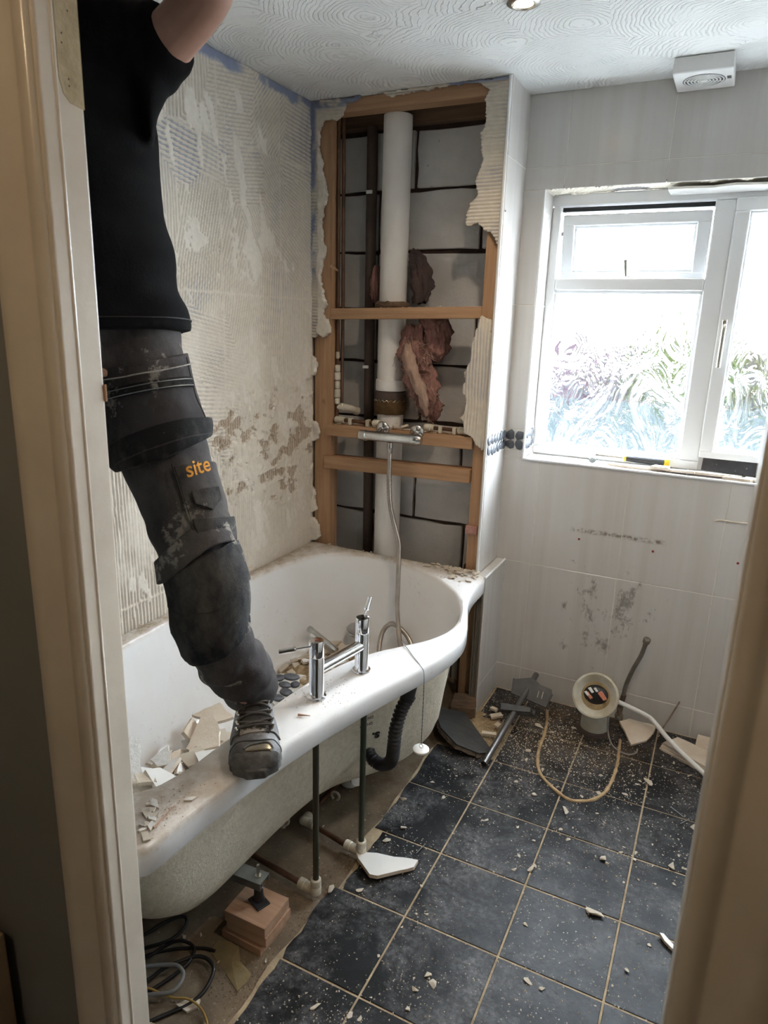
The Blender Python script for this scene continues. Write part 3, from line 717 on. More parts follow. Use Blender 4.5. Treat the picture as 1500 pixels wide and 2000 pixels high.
hl = MB(); hp = crs([(1.182,.352,1.762),(1.182,.340,1.780),(1.179,.337,1.81),(1.176,.338,1.842)], 5); hl.tube([vm @ p for p in hp], [.008]*10+[.0085]*6, 10)
o = obj('vent_handle', hl, M['brightsteel'], win, smooth=True); o['label'] = 'small silver handle on the open vent'
hm = MB().box(1.542, 1.560, .334, .346, 1.45, 1.625); obj('handle_plate', hm, M['brightsteel'], win, bevel=.005, seg=3)
hl = MB(); hl.tube(crs([(1.551,.335,1.60),(1.551,.318,1.60),(1.551,.313,1.58),(1.551,.314,1.54),(1.551,.316,1.455)], 5), [.009]*8+[.0085]*13, 10, flat=.8)
o = obj('casement_handle', hl, M['brightsteel'], win, smooth=True); o['label'] = 'long silver lever handle on the right casement'
obj('outer_sill', MB().box(.86, 2.1, .415, .54, 1.02, 1.055), M['pvc'], win, bevel=.004)

# ------------------------------------------------------------------ other walls, door frame, hall
wrt = obj('wall_right', MB().box(2.16, 2.26, -1.80, .24, -.11, H+.02), M['grout']); tag(wrt, kind='structure')
ys = [-1.78+.0, -1.47, -1.12, -.77, -.42, -.07, .219]
for i in range(len(TZ)-1):
    for a, b in zip(ys[:-1], ys[1:]): obj('tile', MB().box(2.154, 2.16, a+.0013, b-.0013, TZ[i]+.0013, TZ[i+1]-.0013), M['tile'], wrt, bevel=.0012, seg=1)
JX0, JX1, DH = .768, 1.632, 2.03
wd = empty('wall_door', (1.2, -1.82, 0)); tag(wd, kind='structure')
obj('partition', MB().box(-.45, JX0-.026, -1.845, -1.785, -.11, H+.02), M['hallwall'], wd)
obj('partition', MB().box(JX1+.026, 2.9, -1.845, -1.785, -.11, H+.02), M['hallwall'], wd)
obj('partition', MB().box(JX0-.03, JX1+.03, -1.845, -1.785, DH+.026, H+.02), M['hallwall'], wd)
dr = empty('door_1', (1.2, -1.82, 0)); tag(dr, kind='structure')
obj('lining', MB().box(JX0-.028, JX0, -1.852, -1.783, 0, DH), M['jamb'], dr, bevel=.004, seg=3)
obj('lining', MB().box(JX1, JX1+.028, -1.852, -1.783, 0, DH), M['jamb'], dr, bevel=.004, seg=3)
obj('lining', MB().box(JX0-.028, JX1+.028, -1.852, -1.783, DH, DH+.028), M['jamb'], dr, bevel=.004, seg=3)
obj('lining_bead', MB().tube([(JX0-.001, -1.826, 0), (JX0-.001, -1.826, DH)], .003, 8), M['jamb'], dr, smooth=True)
prof = [(0,0),(0,.008),(.004,.013),(.010,.0145),(.022,.0145),(.027,.009),(.033,.009),(.040,.0135),(.055,.018),(.064,.0215),(.070,.0235),(.088,.0235),(.094,.019),(.095,0)]
def archi(x, sgn, y=-1.847):
    # moulded profile across x, extruded in z
    p = [(x-sgn*(a), y-b) for a, b in prof]
    o = obj('architrave', MB().prism(p, 0, DH+.05), M['jamb'], dr, smooth=True, bevel=0, ang=50); return o
archi(JX0-.006, 1); archi(JX1+.003, -1)
p = [(-.847*0-1.847-b, DH+.004+a) for a, b in prof]
mtx = Matrix(((0,0,1,0),(1,0,0,0),(0,1,0,0),(0,0,0,1)))
obj('architrave', MB().prism(p, JX0-.10, JX1+.10, mtx), M['jamb'], dr, smooth=True, ang=50)
# bare hinge recess with screw holes on the left lining
hr_ = [(-1.8215,1.873),(-1.816,1.855),(-1.806,1.846),(-1.7835,1.843),(-1.7835,1.98),(-1.8215,1.98)]
mtx2 = Matrix(((0,0,1,0),(1,0,0,0),(0,1,0,0),(0,0,0,1)))
o = obj('hinge_recess', MB().prism(hr_, JX0-.004, JX0+.0006, mtx2), pm('bare scarred timber', (.60,.50,.33), (.42,.34,.21), 22, .8, 0, .3, 60, (1,1,1), ((.10,.06,.04), 30, .64)), dr); o['label'] = 'bare timber hinge recess with old screw holes'
for y, z in ((-1.812,1.925),(-1.813,1.914),(-1.806,1.874),(-1.806,1.866),(-1.80,1.954)):
    obj('screw_hole', MB().lathe([(.0001,0),(.0025,0),(.0001,.0004)], (JX0+.0004, y, z), (1,0,0), 8), M['hairline'], dr)
obj('strike_chip', MB().box(JX0-.001, JX0+.0035, -1.785, -1.7825, 1.45, 1.475), M['woodz'], dr)
# the old frame is a touch out of plumb
for o in [o for o in dr.children if o.name.split('.')[0] in ('lining','architrave','lining_bead','hinge_recess','screw_hole','strike_chip')]:
    xs = [v.co.x for v in o.data.vertices]
    if max(xs)-min(xs) > .5: continue
    left_ = sum(xs)/len(xs) < 1.2
    for v in o.data.vertices: v.co.x += .0085*(v.co.z-1.28)-.011 if left_ else .003
# hall the photograph is taken from
hf = obj('floor_hall', MB().box(-.45, 2.9, -4.0, -1.80, -.12, -.002), M['hallfloor']); tag(hf, kind='structure')
hc = obj('ceiling_hall', MB().box(-.45, 2.9, -4.0, -1.84, H, H+.08), M['white']); tag(hc, kind='structure')
for nm, b in (('wall_hall_left', (-.55,-.45,-4.0,-1.785)), ('wall_hall_right', (2.9,3.0,-4.0,-1.785)), ('wall_hall_rear', (-.55,3.0,-4.1,-4.0))):
    o = obj(nm, MB().box(*b, -.11, H+.02), M['hallwall']); tag(o, kind='structure')
o = obj('roof_slab', MB().box(-.6, 3.0, -4.1, .50, H+.08, H+.14), M['white']); tag(o, kind='structure')

# ------------------------------------------------------------------ outdoors seen through the window
grd = obj('ground', MB().box(-14, 16, .55, 40, -3.2, -3.0), pm('pale paving', (.34,.33,.315), (.30,.29,.275), 3, .95)); tag(grd, kind='structure')
fm = pm('weathered fence board', (.046,.019,.016), (.036,.018,.016), 6, .9, spec=0)
fence = empty('garden_fence', (1.0, 11.0, -3.0)); tag(fence, 'reddish timber garden fence blurred behind the obscure glass', 'fence')
for k in range(44):
    x = -7+k*.36; obj('fence_board', MB().box(x, x+.35, 11.0+.01*(k%2), 11.03+.01*(k%2), -3.0, .30+.03*math.sin(k*1.7)), fm, fence)
obj('fence_rail', MB().box(-7, 9, 10.95, 11.0, -.3, -.2), fm, fence)
shed = empty('garden_outbuilding', (-1.0, 7.2, -3.0)); tag(shed, 'pale blue grey outbuilding roof low behind the obscure glass', 'shed')
obj('wall', MB().box(-6.5, 4.5, 6.0, 8.4, -3.0, -.05), pm('shed render', (.02,.025,.028), spec=0), shed)
obj('roof', MB().prism([(5.8,-.12),(8.6,.40),(8.6,.52),(5.8,.0)], -6.6, 4.6, Matrix(((0,0,1,0),(1,0,0,0),(0,1,0,0),(0,0,0,1)))), pm('pale roof felt', (.0185,.022,.023), (.015,.0185,.0195), 3, .95, spec=0), shed)
terr = empty('terrace_house', (1.0, 17, -3.0)); tag(terr, 'mauve brick terrace wall far behind the obscure glass', 'building')
obj('wall', MB().box(-9, 11, 15.5, 19, -3.0, 1.15), pm('mauve brick', (.030,.022,.027), (.026,.019,.024), 1.5, .95, spec=0), terr)
def bush(name, c, r, mat, label, cat, grp=None, seed=1):
    rg = random.Random(seed); mb = MB()
    for k in range(1500):
        a = rg.random()*6.28; ph = math.acos(rg.uniform(-.5, 1)); q = rg.uniform(.75, 1.05)
        p = Vector((c[0]+r[0]*q*math.sin(ph)*math.cos(a), c[1]+r[1]*q*math.sin(ph)*math.sin(a), c[2]+r[2]*q*math.cos(ph)))
        s = .09; d = Vector((rg.uniform(-1,1), rg.uniform(-1,1), rg.uniform(-1,1))).normalized(); e = d.orthogonal().normalized()
        mb.add([p-d*s, p+e*s*.5, p+d*s, p-e*s*.5], [(0,1,2,3)])
    mb.ball(c, [x*.85 for x in r], 16, 10)
    mb.tube([(c[0], c[1], -3.0), (c[0], c[1], c[2])], .15, 8)
    o = obj(name, mb, mat); tag(o, label, cat, grp); return o
lf = [pm('hedge leaves', (.024,.031,.012), (.034,.039,.016), 2, .8, spec=0), pm('plum leaves', (.032,.021,.027), (.040,.028,.033), 2, .8, spec=0), pm('yellow green leaves', (.045,.047,.015), (.033,.038,.014), 2, .8, spec=0)]
bush('leafy_shrub', (-1.8, 13.2, .25), (1.2, .9, 1.5), lf[1], 'plum coloured shrub seen blurred through the left obscure pane', 'shrub', None, 1)
bush('garden_tree', (.7, 13.4, .55), (1.2, .9, 1.6), lf[0], 'green tree crown seen blurred through the large left pane', 'tree', None, 2)
bush('garden_tree', (3.3, 13.2, .5), (1.2, .9, 1.65), lf[2], 'yellow green tree crown seen blurred through the right casement', 'tree', None, 3)
bush('leafy_shrub', (5.9, 13.2, .0), (1.1, .9, 1.3), lf[1], 'plum coloured shrub seen blurred through the right casement', 'shrub', None, 4)

# ------------------------------------------------------------------ ceiling fittings
def downlight(x, y, label):
    t = empty('ceiling_downlight', (x, y, H-.012)); tag(t, label, 'downlight')
    obj('bezel', MB().lathe([(.030,-.001),(.041,-.001),(.044,-.004),(.044,-.006),(.038,-.009),(.031,-.010),(.029,-.007)], (x,y,H), (0,0,1), 32), M['brightsteel'], t, smooth=True)
    obj('lamp', MB().lathe([(.0001,-.002),(.028,-.002),(.029,-.006),(.022,-.008),(.0001,-.0085)], (x,y,H), (0,0,1), 24), M['bulb'], t, smooth=True)
    l = lamp('downlight_beam', 'SPOT', (x, y, H-.014), 4, (1,.82,.62), .03, spot_size=math.radians(150), spot_blend=.9)
    return t
downlight(.978, -.525, 'lit warm recessed downlight in the swirled ceiling near the boxed corner')
downlight(1.62, -1.25, 'added unseen downlight in the ceiling nearer the doorway')  # extra lamp out of view, added to brighten the room
fan = empty('extractor_fan', (1.388, .115, H-.05)); tag(fan, 'white square extractor fan with round grille on the ceiling above the window', 'fan')
obj('housing', MB().prism([(1.300,.030),(1.476,.030),(1.476,.2185),(1.300,.2185)], H-.046, H-.001, top=[(1.303,.024),(1.473,.024),(1.473,.2185),(1.303,.2185)]), M['whiteplastic'], fan, bevel=.005, seg=3)
for r_ in (.018, .028, .038, .048, .058):
    obj('grille_ring', MB().tube([(1.388+r_*math.cos(a), .120+r_*math.sin(a), H-.0465) for a in [2*math.pi*k/28 for k in range(29)]], .0024, 6, False), M['whiteplastic'], fan, smooth=True)
obj('grille_recess', MB().lathe([(.0001,0),(.062,0),(.063,-.0012),(.0001,-.0006)], (1.388,.120,H-.0456), (0,0,1), 28), M['greyplastic'], fan)
for a in range(4): obj('grille_bar', MB().tube([(1.388, .120, H-.047), (1.388+.06*math.cos(a*1.571+.3), .120+.06*math.sin(a*1.571+.3), H-.047)], .002, 6), M['whiteplastic'], fan)
obj('grille_hub', MB().lathe([(.0001,-.003),(.011,-.002),(.012,0),(.0001,.001)], (1.388,.120,H-.0465), (0,0,1), 16), M['whiteplastic'], fan, smooth=True)
obj('badge', MB().box(1.455, 1.467, .10, .125, H-.0466, H-.0455), M['greyplastic'], fan)

# ------------------------------------------------------------------ plumbing in the alcove
sp = empty('soil_pipe', (.316, .12, -.01)); tag(sp, 'wide white vertical soil pipe standing in the opened alcove', 'pipe')
obj('pipe_section', MB().lathe([(.056,1.302),(.056,2.345)], (.314,.12,0), (0,0,1), 36), M['pipe'], sp, smooth=True)
obj('pipe_section', MB().lathe([(.056,-.008),(.056,1.27)], (.318,.12,0), (0,0,1), 36), M['pipe'], sp, smooth=True)
obj('socket_collar', MB().lathe([(.0565,1.350),(.062,1.347),(.063,1.318),(.061,1.302),(.0565,1.302)], (.315,.12,0), (0,0,1), 36), M['pipe'], sp, smooth=True)
obj('clip_band', MB().lathe([(.0565,1.300),(.065,1.298),(.066,1.268),(.0565,1.266)], (.316,.12,0), (0,0,1), 36), M['ironpipe'], sp, smooth=True)
jb = MB(); rings = []
for i in range(9):
    z = 1.205+.065*i/8
    rings.append([Vector((.317+(.064+.006*math.sin(i*.39)+.004*noise.noise(Vector((k*.8, i*.6, 1))))*math.cos(2*math.pi*k/36), .12+(.064+.006*math.sin(i*.39)+.004*noise.noise(Vector((k*.8, i*.6, 1))))*math.sin(2*math.pi*k/36), z+.004*noise.noise(Vector((k*.9, 0, 3))))) for k in range(36)])
obj('lagging_wrap', jb.loft(rings), M['jute'], sp, smooth=True)
wv2 = [(.316+.067*math.cos(a), .12+.067*math.sin(a), 1.262+.004*math.sin(a*22)) for a in [2*math.pi*k/120 for k in range(121)]]
obj('wire_tie', MB().tube(wv2, .0014, 5, False), M['brightsteel'], sp)
mb = MB(); rings = []
for i in range(7):
    z = 1.628+.032*i/6
    rings.append([Vector((.315+(.060+.012*math.sin(i*.5)+.010*noise.noise(Vector((k*.7, i*.8, 5))))*math.cos(2*math.pi*k/30), .115+(.060+.012*math.sin(i*.5)+.008*noise.noise(Vector((k*.7, i*.8, 9))))*math.sin(2*math.pi*k/30), z+.008*noise.noise(Vector((k*.8, 2, 3))))) for k in range(30)])
obj('lagging_wrap', mb.loft(rings), pm('dusty lagging', (.24,.16,.11), (.15,.095,.065), 40, .95, 0, .8, 120), sp, smooth=True)
ip = empty('waste_stack', (.18, .17, -.01)); tag(ip, 'dark brown vertical waste pipe just left of the white soil pipe', 'pipe')
obj('pipe_section', MB().tube([(.176,.172,2.33),(.181,.172,1.6),(.195,.172,.7),(.197,.172,-.008)], .022, 16), M['ironpipe'], ip, smooth=True)
for z in (2.088, 1.391):
    o = obj('pipe_clip', MB().box(.163, .192, .147, .155, z-.007, z+.007), M['whiteplastic'], ip, bevel=.003)
for i, (x, y) in enumerate(((.099,.045),(.112,.062))):
    t = empty('copper_pipe', (x, y, 1.15)); tag(t, ('brown copper supply pipe running down against the left stud' if i == 0 else 'second brown copper pipe tucked behind the first beside the stud'), 'pipe')
    obj('pipe_section', MB().tube([(x-.006,y,2.34),(x,y,1.6),(x,y,1.18+.06*i)], .0075, 12), M['copper'], t, smooth=True)
    if i == 0:
        for z0, z1, r_ in ((1.425,1.455,.0085),(1.372,1.40,.0125),(1.335,1.37,.0135),(1.30,1.332,.012),(1.262,1.298,.0135),(1.235,1.26,.0115)):
            obj('push_fitting', MB().lathe([(r_*.8,z0),(r_,z0+.003),(r_,z1-.003),(r_*.8,z1)], (x,y,0), (0,0,1), 18), M['fit'], t, smooth=True)
el = empty('elbow_fitting', (.15, .06, 1.2)); tag(el, 'cream plastic pipe elbow poking out above the mixer rail at left', 'pipe fitting')
obj('elbow_body', MB().tube(crs([(.098,.05,1.222),(.135,.055,1.222),(.155,.065,1.218),(.165,.085,1.208)], 5), [.0125]*4+[.015]*12, 14), M['fit'], el, smooth=True)
obj('elbow_collar', MB().tube([(.118,.052,1.222),(.128,.053,1.222)], .017, 16), M['fit'], el, smooth=True)
obj('elbow_collar', MB().tube([(.163,.083,1.209),(.172,.10,1.203)], .017, 16), M['fit'], el, smooth=True)
# supply tails lying on the mixer noggin
for side, x0, x1 in ((0,.098,.335),(1,.515,.715)):
    t = empty('supply_tail', ((x0+x1)/2, .03, 1.155)); tag(t, ('copper tail with cream push fittings lying on the rail left of the mixer', 'copper tail with cream push fittings lying on the rail right of the mixer')[side], 'pipe')
    z = 1.170+(.004 if side else 0)
    obj('pipe_section', MB().tube([(x0+.01,.032,z),(x1-.01,.036,z)], .0075, 12), M['copper'], t, smooth=True)
    es = ((x0,x0+.045),(x1-.055,x1-.012)) if not side else ((x0,x0+.042),(x1-.055,x1))
    for a, b in es:
        obj('push_fitting', MB().lathe([(.011,a),(.0145,a+.004),(.0145,b-.014),(.0125,b-.012),(.0135,b-.010),(.0135,b),(.009,b+.001)], (0,.033,z), (1,0,0), 18), M['fit'], t, smooth=True)
    for c_ in ((x0+.068, x1-.085) if not side else (x0+.065, x0+.125)):
        obj('pipe_clip', MB().box(c_, c_+.015, .020, .046, z-.018, z+.012), M['fit'], t, bevel=.003)
# bar shower mixer and its hose
mx = empty('shower_mixer', (.405, -.06, 1.11)); tag(mx, 'dusty chrome bar shower mixer hanging on the timber rail', 'tap')
obj('valve_body', MB().lathe([(.0001,.262),(.012,.263),(.0200,.270),(.0225,.292),(.0225,.300),(.0195,.302),(.0200,.500),(.0225,.502),(.0225,.514),(.0215,.535),(.015,.545),(.0001,.546)], (0,-.06,1.128), (1,0,.012), 28), M['chromedusty'], mx, smooth=True)
for x in (.346, .500):
    obj('rosette', MB().lathe([(.0001,0),(.031,0),(.030,.006),(.022,.013),(.013,.017),(.0125,.05)], (x,.0,1.158), (0,-1,-.35), 28), M['chromedusty'], mx, smooth=True)
obj('outlet', MB().lathe([(.012,0),(.0125,-.02),(.0105,-.022),(.0105,-.045),(.008,-.048)], (.408,-.06,1.112), (0,0,1), 18), M['chromedusty'], mx, smooth=True)
hs = empty('shower_hose', (.44, -.09, .22)); tag(hs, 'ribbed metal shower hose dropping from the mixer into the bath', 'hose')
hp = crs([(.408,-.06,1.075),(.415,-.072,.95),(.430,-.085,.86),(.448,-.09,.80),(.481,-.10,.712),(.491,-.115,.652),(.50,-.135,.593),(.507,-.15,.533),(.516,-.17,.475),(.53,-.19,.418),(.55,-.215,.36),(.575,-.24,.30),(.605,-.27,.262),(.628,-.25,.29),(.60,-.21,.34),(.55,-.185,.372),(.50,-.18,.388),(.472,-.20,.36),(.475,-.24,.31),(.50,-.29,.25),(.52,-.33,.235)], 14)
obj('ribbed_sleeve', MB().tube(hp, [.0088+.0018*(i%2) for i in range(len(hp))], 12), M['hose'], hs, smooth=True, ang=80)
hd = empty('shower_handset', (.27, -.25, .25)); tag(hd, 'chrome shower handset lying on the rubble at the far end of the bath', 'shower head')
obj('handle', MB().tube(crs([(.16,-.275,.325),(.20,-.285,.318),(.27,-.305,.30),(.32,-.32,.285)], 5), [.014]*3+[.012]*13, 14), M['chromedusty'], hd, smooth=True)
obj('head', MB().lathe([(.0001,0),(.02,.002),(.042,.012),(.045,.020),(.043,.024),(.0001,.025)], (.33,-.17,.30), (.2,-.2,.9), 28), M['chromedusty'], hd, smooth=True)
obj('neck', MB().tube(crs([(.36,-.20,.31),(.385,-.225,.30),(.40,-.24,.29),(.405,-.25,.28)], 5), .011, 12), M['chromedusty'], hd, smooth=True)
# insulation hanging out of the wall
def wool(pts, radii, mat, seed, n=44, sub=12):
    P = crs(pts, sub); mb = MB(); rings = []
    for i, p in enumerate(P):
        f = i/(len(P)-1)*(len(radii)-1); k = min(int(f), len(radii)-2); rr = radii[k]+(radii[k+1]-radii[k])*(f-k)
        ring = []
        for j in range(n):
            a = 2*math.pi*j/n; d = Vector((math.cos(a), math.sin(a)*.7, 0))
            q = 1+.6*noise.noise(Vector((d.x*2.6+seed, d.y*2.6, p.z*16)))+.34*noise.noise(Vector((d.x*8, d.y*8+seed, p.z*38)))+.16*noise.noise(Vector((d.x*20, d.y*20+seed, p.z*70)))
            ring.append(p+d*rr*q+Vector((0,0,.02*noise.noise(Vector((a*2, p.z*20, seed))))))
        rings.append(ring)
    return mb.loft(rings)
wl_ = empty('insulation_wad', (.46, .1, 1.2)); tag(wl_, 'pink brown wad of glass wool hanging beside the soil pipe', 'insulation')
obj('main_wad', wool([(.43,.10,1.57),(.425,.095,1.50),(.44,.085,1.42),(.465,.085,1.35),(.50,.085,1.28),(.515,.09,1.22),(.52,.095,1.195)], [.035,.052,.062,.060,.055,.035,.006], M['insul'], 1), M['insul'], wl_, smooth=True, ang=180)
obj('torn_wad', wool([(.50,.12,1.60),(.515,.12,1.54),(.52,.12,1.47),(.515,.12,1.43)], [.045,.055,.05,.01], M['insul'], 7), M['insul'], wl_, smooth=True, ang=180)
obj('pale_strand', wool([(.425,.045,1.50),(.44,.03,1.43),(.475,.028,1.36),(.505,.034,1.29),(.517,.045,1.22)], [.012,.028,.026,.018,.006], M['insul2'], 13, 14), M['insul2'], wl_, smooth=True, ang=180)
mb = MB(); rgw = random.Random(3)
for k in range(230):
    f = rgw.random(); c_ = Vector((.43+.085*f, .075, 1.55-.34*f)); w_ = .060*math.sin(math.pi*min(.12+f*.9, 1))+.008
    p = c_+Vector((rgw.uniform(-1, 1)*w_, -abs(rgw.gauss(0, .4))*w_, rgw.uniform(-.02, .02))); d = Vector((rgw.uniform(-.5, .8), rgw.uniform(-.3, .3), -1)).normalized(); q = []
    for i in range(6): q.append(p); d = (d+Vector((rgw.gauss(0,.35), rgw.gauss(0,.25), rgw.gauss(0,.3)))).normalized(); p = p+d*rgw.uniform(.006, .014)
    mb.tube(crs(q, 3), .0007, 4)
fs_ = obj('loose_fibres', mb, M['insul2'], wl_); fs_['kind'] = 'stuff'
o = obj('insulation_tuft', wool([(.41,.12,1.86),(.43,.12,1.80),(.445,.12,1.72),(.43,.12,1.66)], [.012,.035,.042,.03], M['insul'], 23), pm('sooty wool', (.10,.065,.06), (.05,.04,.04), 12, 1, 0, .8, 50), None, smooth=True, ang=180); tag(o, 'sooty grey tuft of insulation right of the soil pipe above the upper rail', 'insulation')
o = obj('insulation_tuft', wool([(.232,.13,1.80),(.222,.13,1.74),(.23,.13,1.66)], [.010,.022,.016], M['insul'], 29), M['insul'], None, smooth=True, ang=180); tag(o, 'small pink tuft of insulation left of the soil pipe above the upper rail', 'insulation')

# ------------------------------------------------------------------ bath
OUT = [(.009,-.004),(.3,-.004),(.6,-.004),(.835,-.006),(.846,-.03),(.845,-.08),(.845,-.16),(.850,-.24),(.870,-.33),(.902,-.42),(.934,-.51),(.953,-.60),(.952,-.68),(.937,-.78),(.907,-.88),(.876,-.98),(.848,-1.08),(.813,-1.22),(.785,-1.36),(.768,-1.49),(.757,-1.62),(.748,-1.778),(.5,-1.778),(.2,-1.778),(.009,-1.778),(.009,-1.3),(.009,-.8),(.009,-.4)]
INN = [(.10,-.22),(.15,-.125),(.24,-.065),(.34,-.045),(.48,-.065),(.62,-.121),(.72,-.19),(.80,-.275),(.862,-.392),(.888,-.50),(.885,-.59),(.854,-.675),(.80,-.755),(.735,-.85),(.692,-.96),(.668,-1.09),(.656,-1.25),(.650,-1.42),(.642,-1.55),(.61,-1.64),(.52,-1.685),(.36,-1.695),(.2,-1.685),(.115,-1.63),(.085,-1.52),(.078,-1.3),(.062,-1.05),(.052,-.8),(.052,-.55),(.068,-.36)]
CB = Vector((.40, -.80, 0)); NB = 288
def polar(poly, smooth):
    P = [Vector((x, y, 0)) for x, y in poly]
    if smooth: P = crs(P, 6, True)
    else:
        Q = []
        for i in range(len(P)):
            for k in range(6): Q.append(P[i].lerp(P[(i+1)%len(P)], k/6))
        P = Q
    an = np.array([math.atan2(p.y-CB.y, p.x-CB.x) for p in P]); rd = np.array([(p-CB).length for p in P])
    o_ = np.argsort(an); an = an[o_]; rd = rd[o_]
    th = np.linspace(-math.pi, math.pi, NB, endpoint=False)
    return th, np.interp(th, np.concatenate([an-2*math.pi, an, an+2*math.pi]), np.tile(rd, 3))
TH, RO = polar(OUT, False); _, RI = polar(INN, True)
# soften the front edge of the outer outline a little
k_ = np.ones(5)/5; ROs = np.convolve(np.concatenate([RO[-4:], RO, RO[:4]]), k_, 'same')[4:-4]
msk = (np.cos(TH) > .45) & (TH > -.75); RO = np.where(msk, ROs, RO)
def ring_at(r, z, k=1.0, c=CB): return [Vector((CB.x+math.cos(t)*q, CB.y+math.sin(t)*q, z)) for t, q in zip(TH, r)]
def inner(k, z, dx=0, dy=0):
    c = Vector((.38+dx, -.86+dy, 0)); out = []
    for t, q in zip(TH, RI):
        p = Vector((CB.x+math.cos(t)*q, CB.y+math.sin(t)*q, 0)); p = c+(p-c)*k; p.z = z; out.append(p)
    return out
bath = empty('bath', (.4, -.87, -.01)); tag(bath, 'white P shaped bath full of broken tile along the stripped wall', 'bath')
mix = lambda f: RI+(RO-RI)*f
rg_ = [ring_at(RO-.014, .562), ring_at(RO-.003, .553), ring_at(RO, .556), ring_at(RO, .596), ring_at(RO-.002, .605), ring_at(RO-.007, .612), ring_at(RO-.014, .615), ring_at(RI+(RO-RI)*.35, .6145), ring_at(RI+.014, .6135), ring_at(RI+.007, .611), ring_at(RI+.002, .605), ring_at(RI-.001, .596),
       inner(.985, .57), inner(.965, .50), inner(.945, .42), inner(.915, .34), inner(.88, .28), inner(.83, .235), inner(.76, .212), inner(.6, .205), inner(.3, .2), inner(.02, .199)]
mb = MB(); mb.loft(list(reversed(rg_)), cap=False)
mb.f = [tuple(reversed(f)) for f in mb.f]
mb.f.append(tuple(range(NB)))
obj('rim_and_basin', mb, M['acrylic'], bath, smooth=True, ang=60)
sh = [ring_at(RO-.013, .568), ring_at(RI+.028, .566), inner(1.03, .55), inner(1.02, .46), inner(.99, .36), inner(.955, .27), inner(.90, .20), inner(.83, .150), inner(.74, .118), inner(.6, .104), inner(.3, .10)]
def clampr(ring, d):
    out = []
    for p, t, ro in zip(ring, TH, RO):
        q = math.hypot(p.x-CB.x, p.y-CB.y); a = math.atan2(p.y-CB.y, p.x-CB.x); lim = np.interp(a, TH, RO)-d
        f = min(1, lim/q) if q > 0 else 1; out.append(Vector((CB.x+(p.x-CB.x)*f, CB.y+(p.y-CB.y)*f, p.z)))
    return out
sh = [sh[0]]+[clampr(r_, .032+.012*min(i, 4)) for i, r_ in enumerate(sh[1:])]
mb = MB().loft(list(reversed(sh)), cap=False); mb.f.append(tuple(reversed(range(NB))))
obj('fibreglass_shell', mb, M['shell'], bath, smooth=True, ang=60)
# printing on the shell: upside down maker's letter with two boxed lines
def text_mesh(s, size, ext=.0004, bold=0.0):
    cu = bpy.data.curves.new('txt', 'FONT'); cu.body = s; cu.size = size; cu.extrude = ext; cu.align_x = 'CENTER'; cu.offset = bold
    o = bpy.data.objects.new('txt', cu); COL.objects.link(o); bpy.context.view_layer.update()
    me = bpy.data.meshes.new_from_object(o.evaluated_get(bpy.context.evaluated_depsgraph_get()))
    bpy.data.objects.remove(o); return me
def put_text(name, s, size, org, xdir, zdir, mat, parent, bold=0.0, ext=.0004):
    me = text_mesh(s, size, ext, bold); m = frame(org, xdir, zdir); me.transform(m)
    me.materials.clear(); return obj(name, me, mat, parent)
def shell_x(y, z):
    """x of the shell's front face at a given y and z"""
    best = None
    for a in sh[2:9]:
        pass
    zs = [r_[0].z for r_ in sh[2:]]; 
    def xat(r_):
        c_ = [p for p in r_ if p.x > .4]; c_ = sorted(c_, key=lambda p: abs(p.y-y))[:2]; return (c_[0].x+c_[1].x)/2
    for i in range(2, len(sh)-1):
        z0, z1 = sh[i][0].z, sh[i+1][0].z
        if z1 <= z <= z0:
            f = (z-z1)/(z0-z1); return xat(sh[i])*f+xat(sh[i+1])*(1-f)
    return .7
ink = pm('black ink', (.02,.02,.02), None, 5, .7)
def shell_text(s, size, y, z, bold=0.0):
    x = shell_x(y, z); e = .02
    up_ = Vector((shell_x(y, z+e)-shell_x(y, z-e), 0, 2*e)).normalized(); al = Vector((shell_x(y+e, z)-shell_x(y-e, z), 2*e, 0)).normalized()
    nrm = al.cross(up_).normalized(); 
    if nrm.x < 0: nrm = -nrm
    return put_text('printed_mark', s, size, Vector((x, y, z))+nrm*.005, -al, nrm, ink, bath, bold)
shell_text('s.', .046, -.812, .325, .0015)
shell_text('DN 150', .014, -.850, .372); shell_text('DN 200', .014, -.850, .395)
# under-bath hardware
for y in (-1.70, -.70):
    x = .80 if y < -1 else .945
obj('lip_clip', MB().box(.720, .748, -1.60, -1.575, .552, .566), M['darkwoodx'], bath)
obj('lip_clip', MB().box(.905, .935, -.72, -.70, .550, .564), pm('grey clip', (.12,.10,.09)), bath)
mb = MB(); m_ = frame((.433, -1.335, .150), (1, .06, -.02))
mb.box(0, .255, -.022, .022, 0, .0025, m_); mb.box(0, .255, -.0225, -.020, -.020, .002, m_); mb.box(0, .255, .020, .0225, -.020, .002, m_)
br = obj('bath_leg', mb, M['steel'], bath); br['label'] = 'galvanised leg channel with threaded bolt and black foot'
obj('channel_hole', MB().lathe([(.0001,.0),(.006,0),(.0001,.0003)], m_ @ Vector((.15,0,.0026)), (0,0,1), 12), M['hairline'], br)
bx_, by_ = .660, -1.282
bp_ = m_ @ Vector((.235,0,0))
obj('threaded_rod', MB().lathe([(.0001,.085),(.0045,.086),(.0045,.187),(.0035,.190),(.0001,.190)], (bp_.x,bp_.y,0), (0,0,1), 14), M['brightsteel'], br, smooth=True)
obj('nut', MB().lathe([(.0095,.148),(.0095,.157)], (bp_.x,bp_.y,0), (0,0,1), 6), M['brightsteel'], br)
obj('foot_sleeve', MB().lathe([(.018,.078),(.0155,.084),(.014,.092),(.0130,.094),(.0122,.118),(.0085,.122)], (bp_.x,bp_.y,0), (0,0,1), 22), M['black'], br, smooth=True)
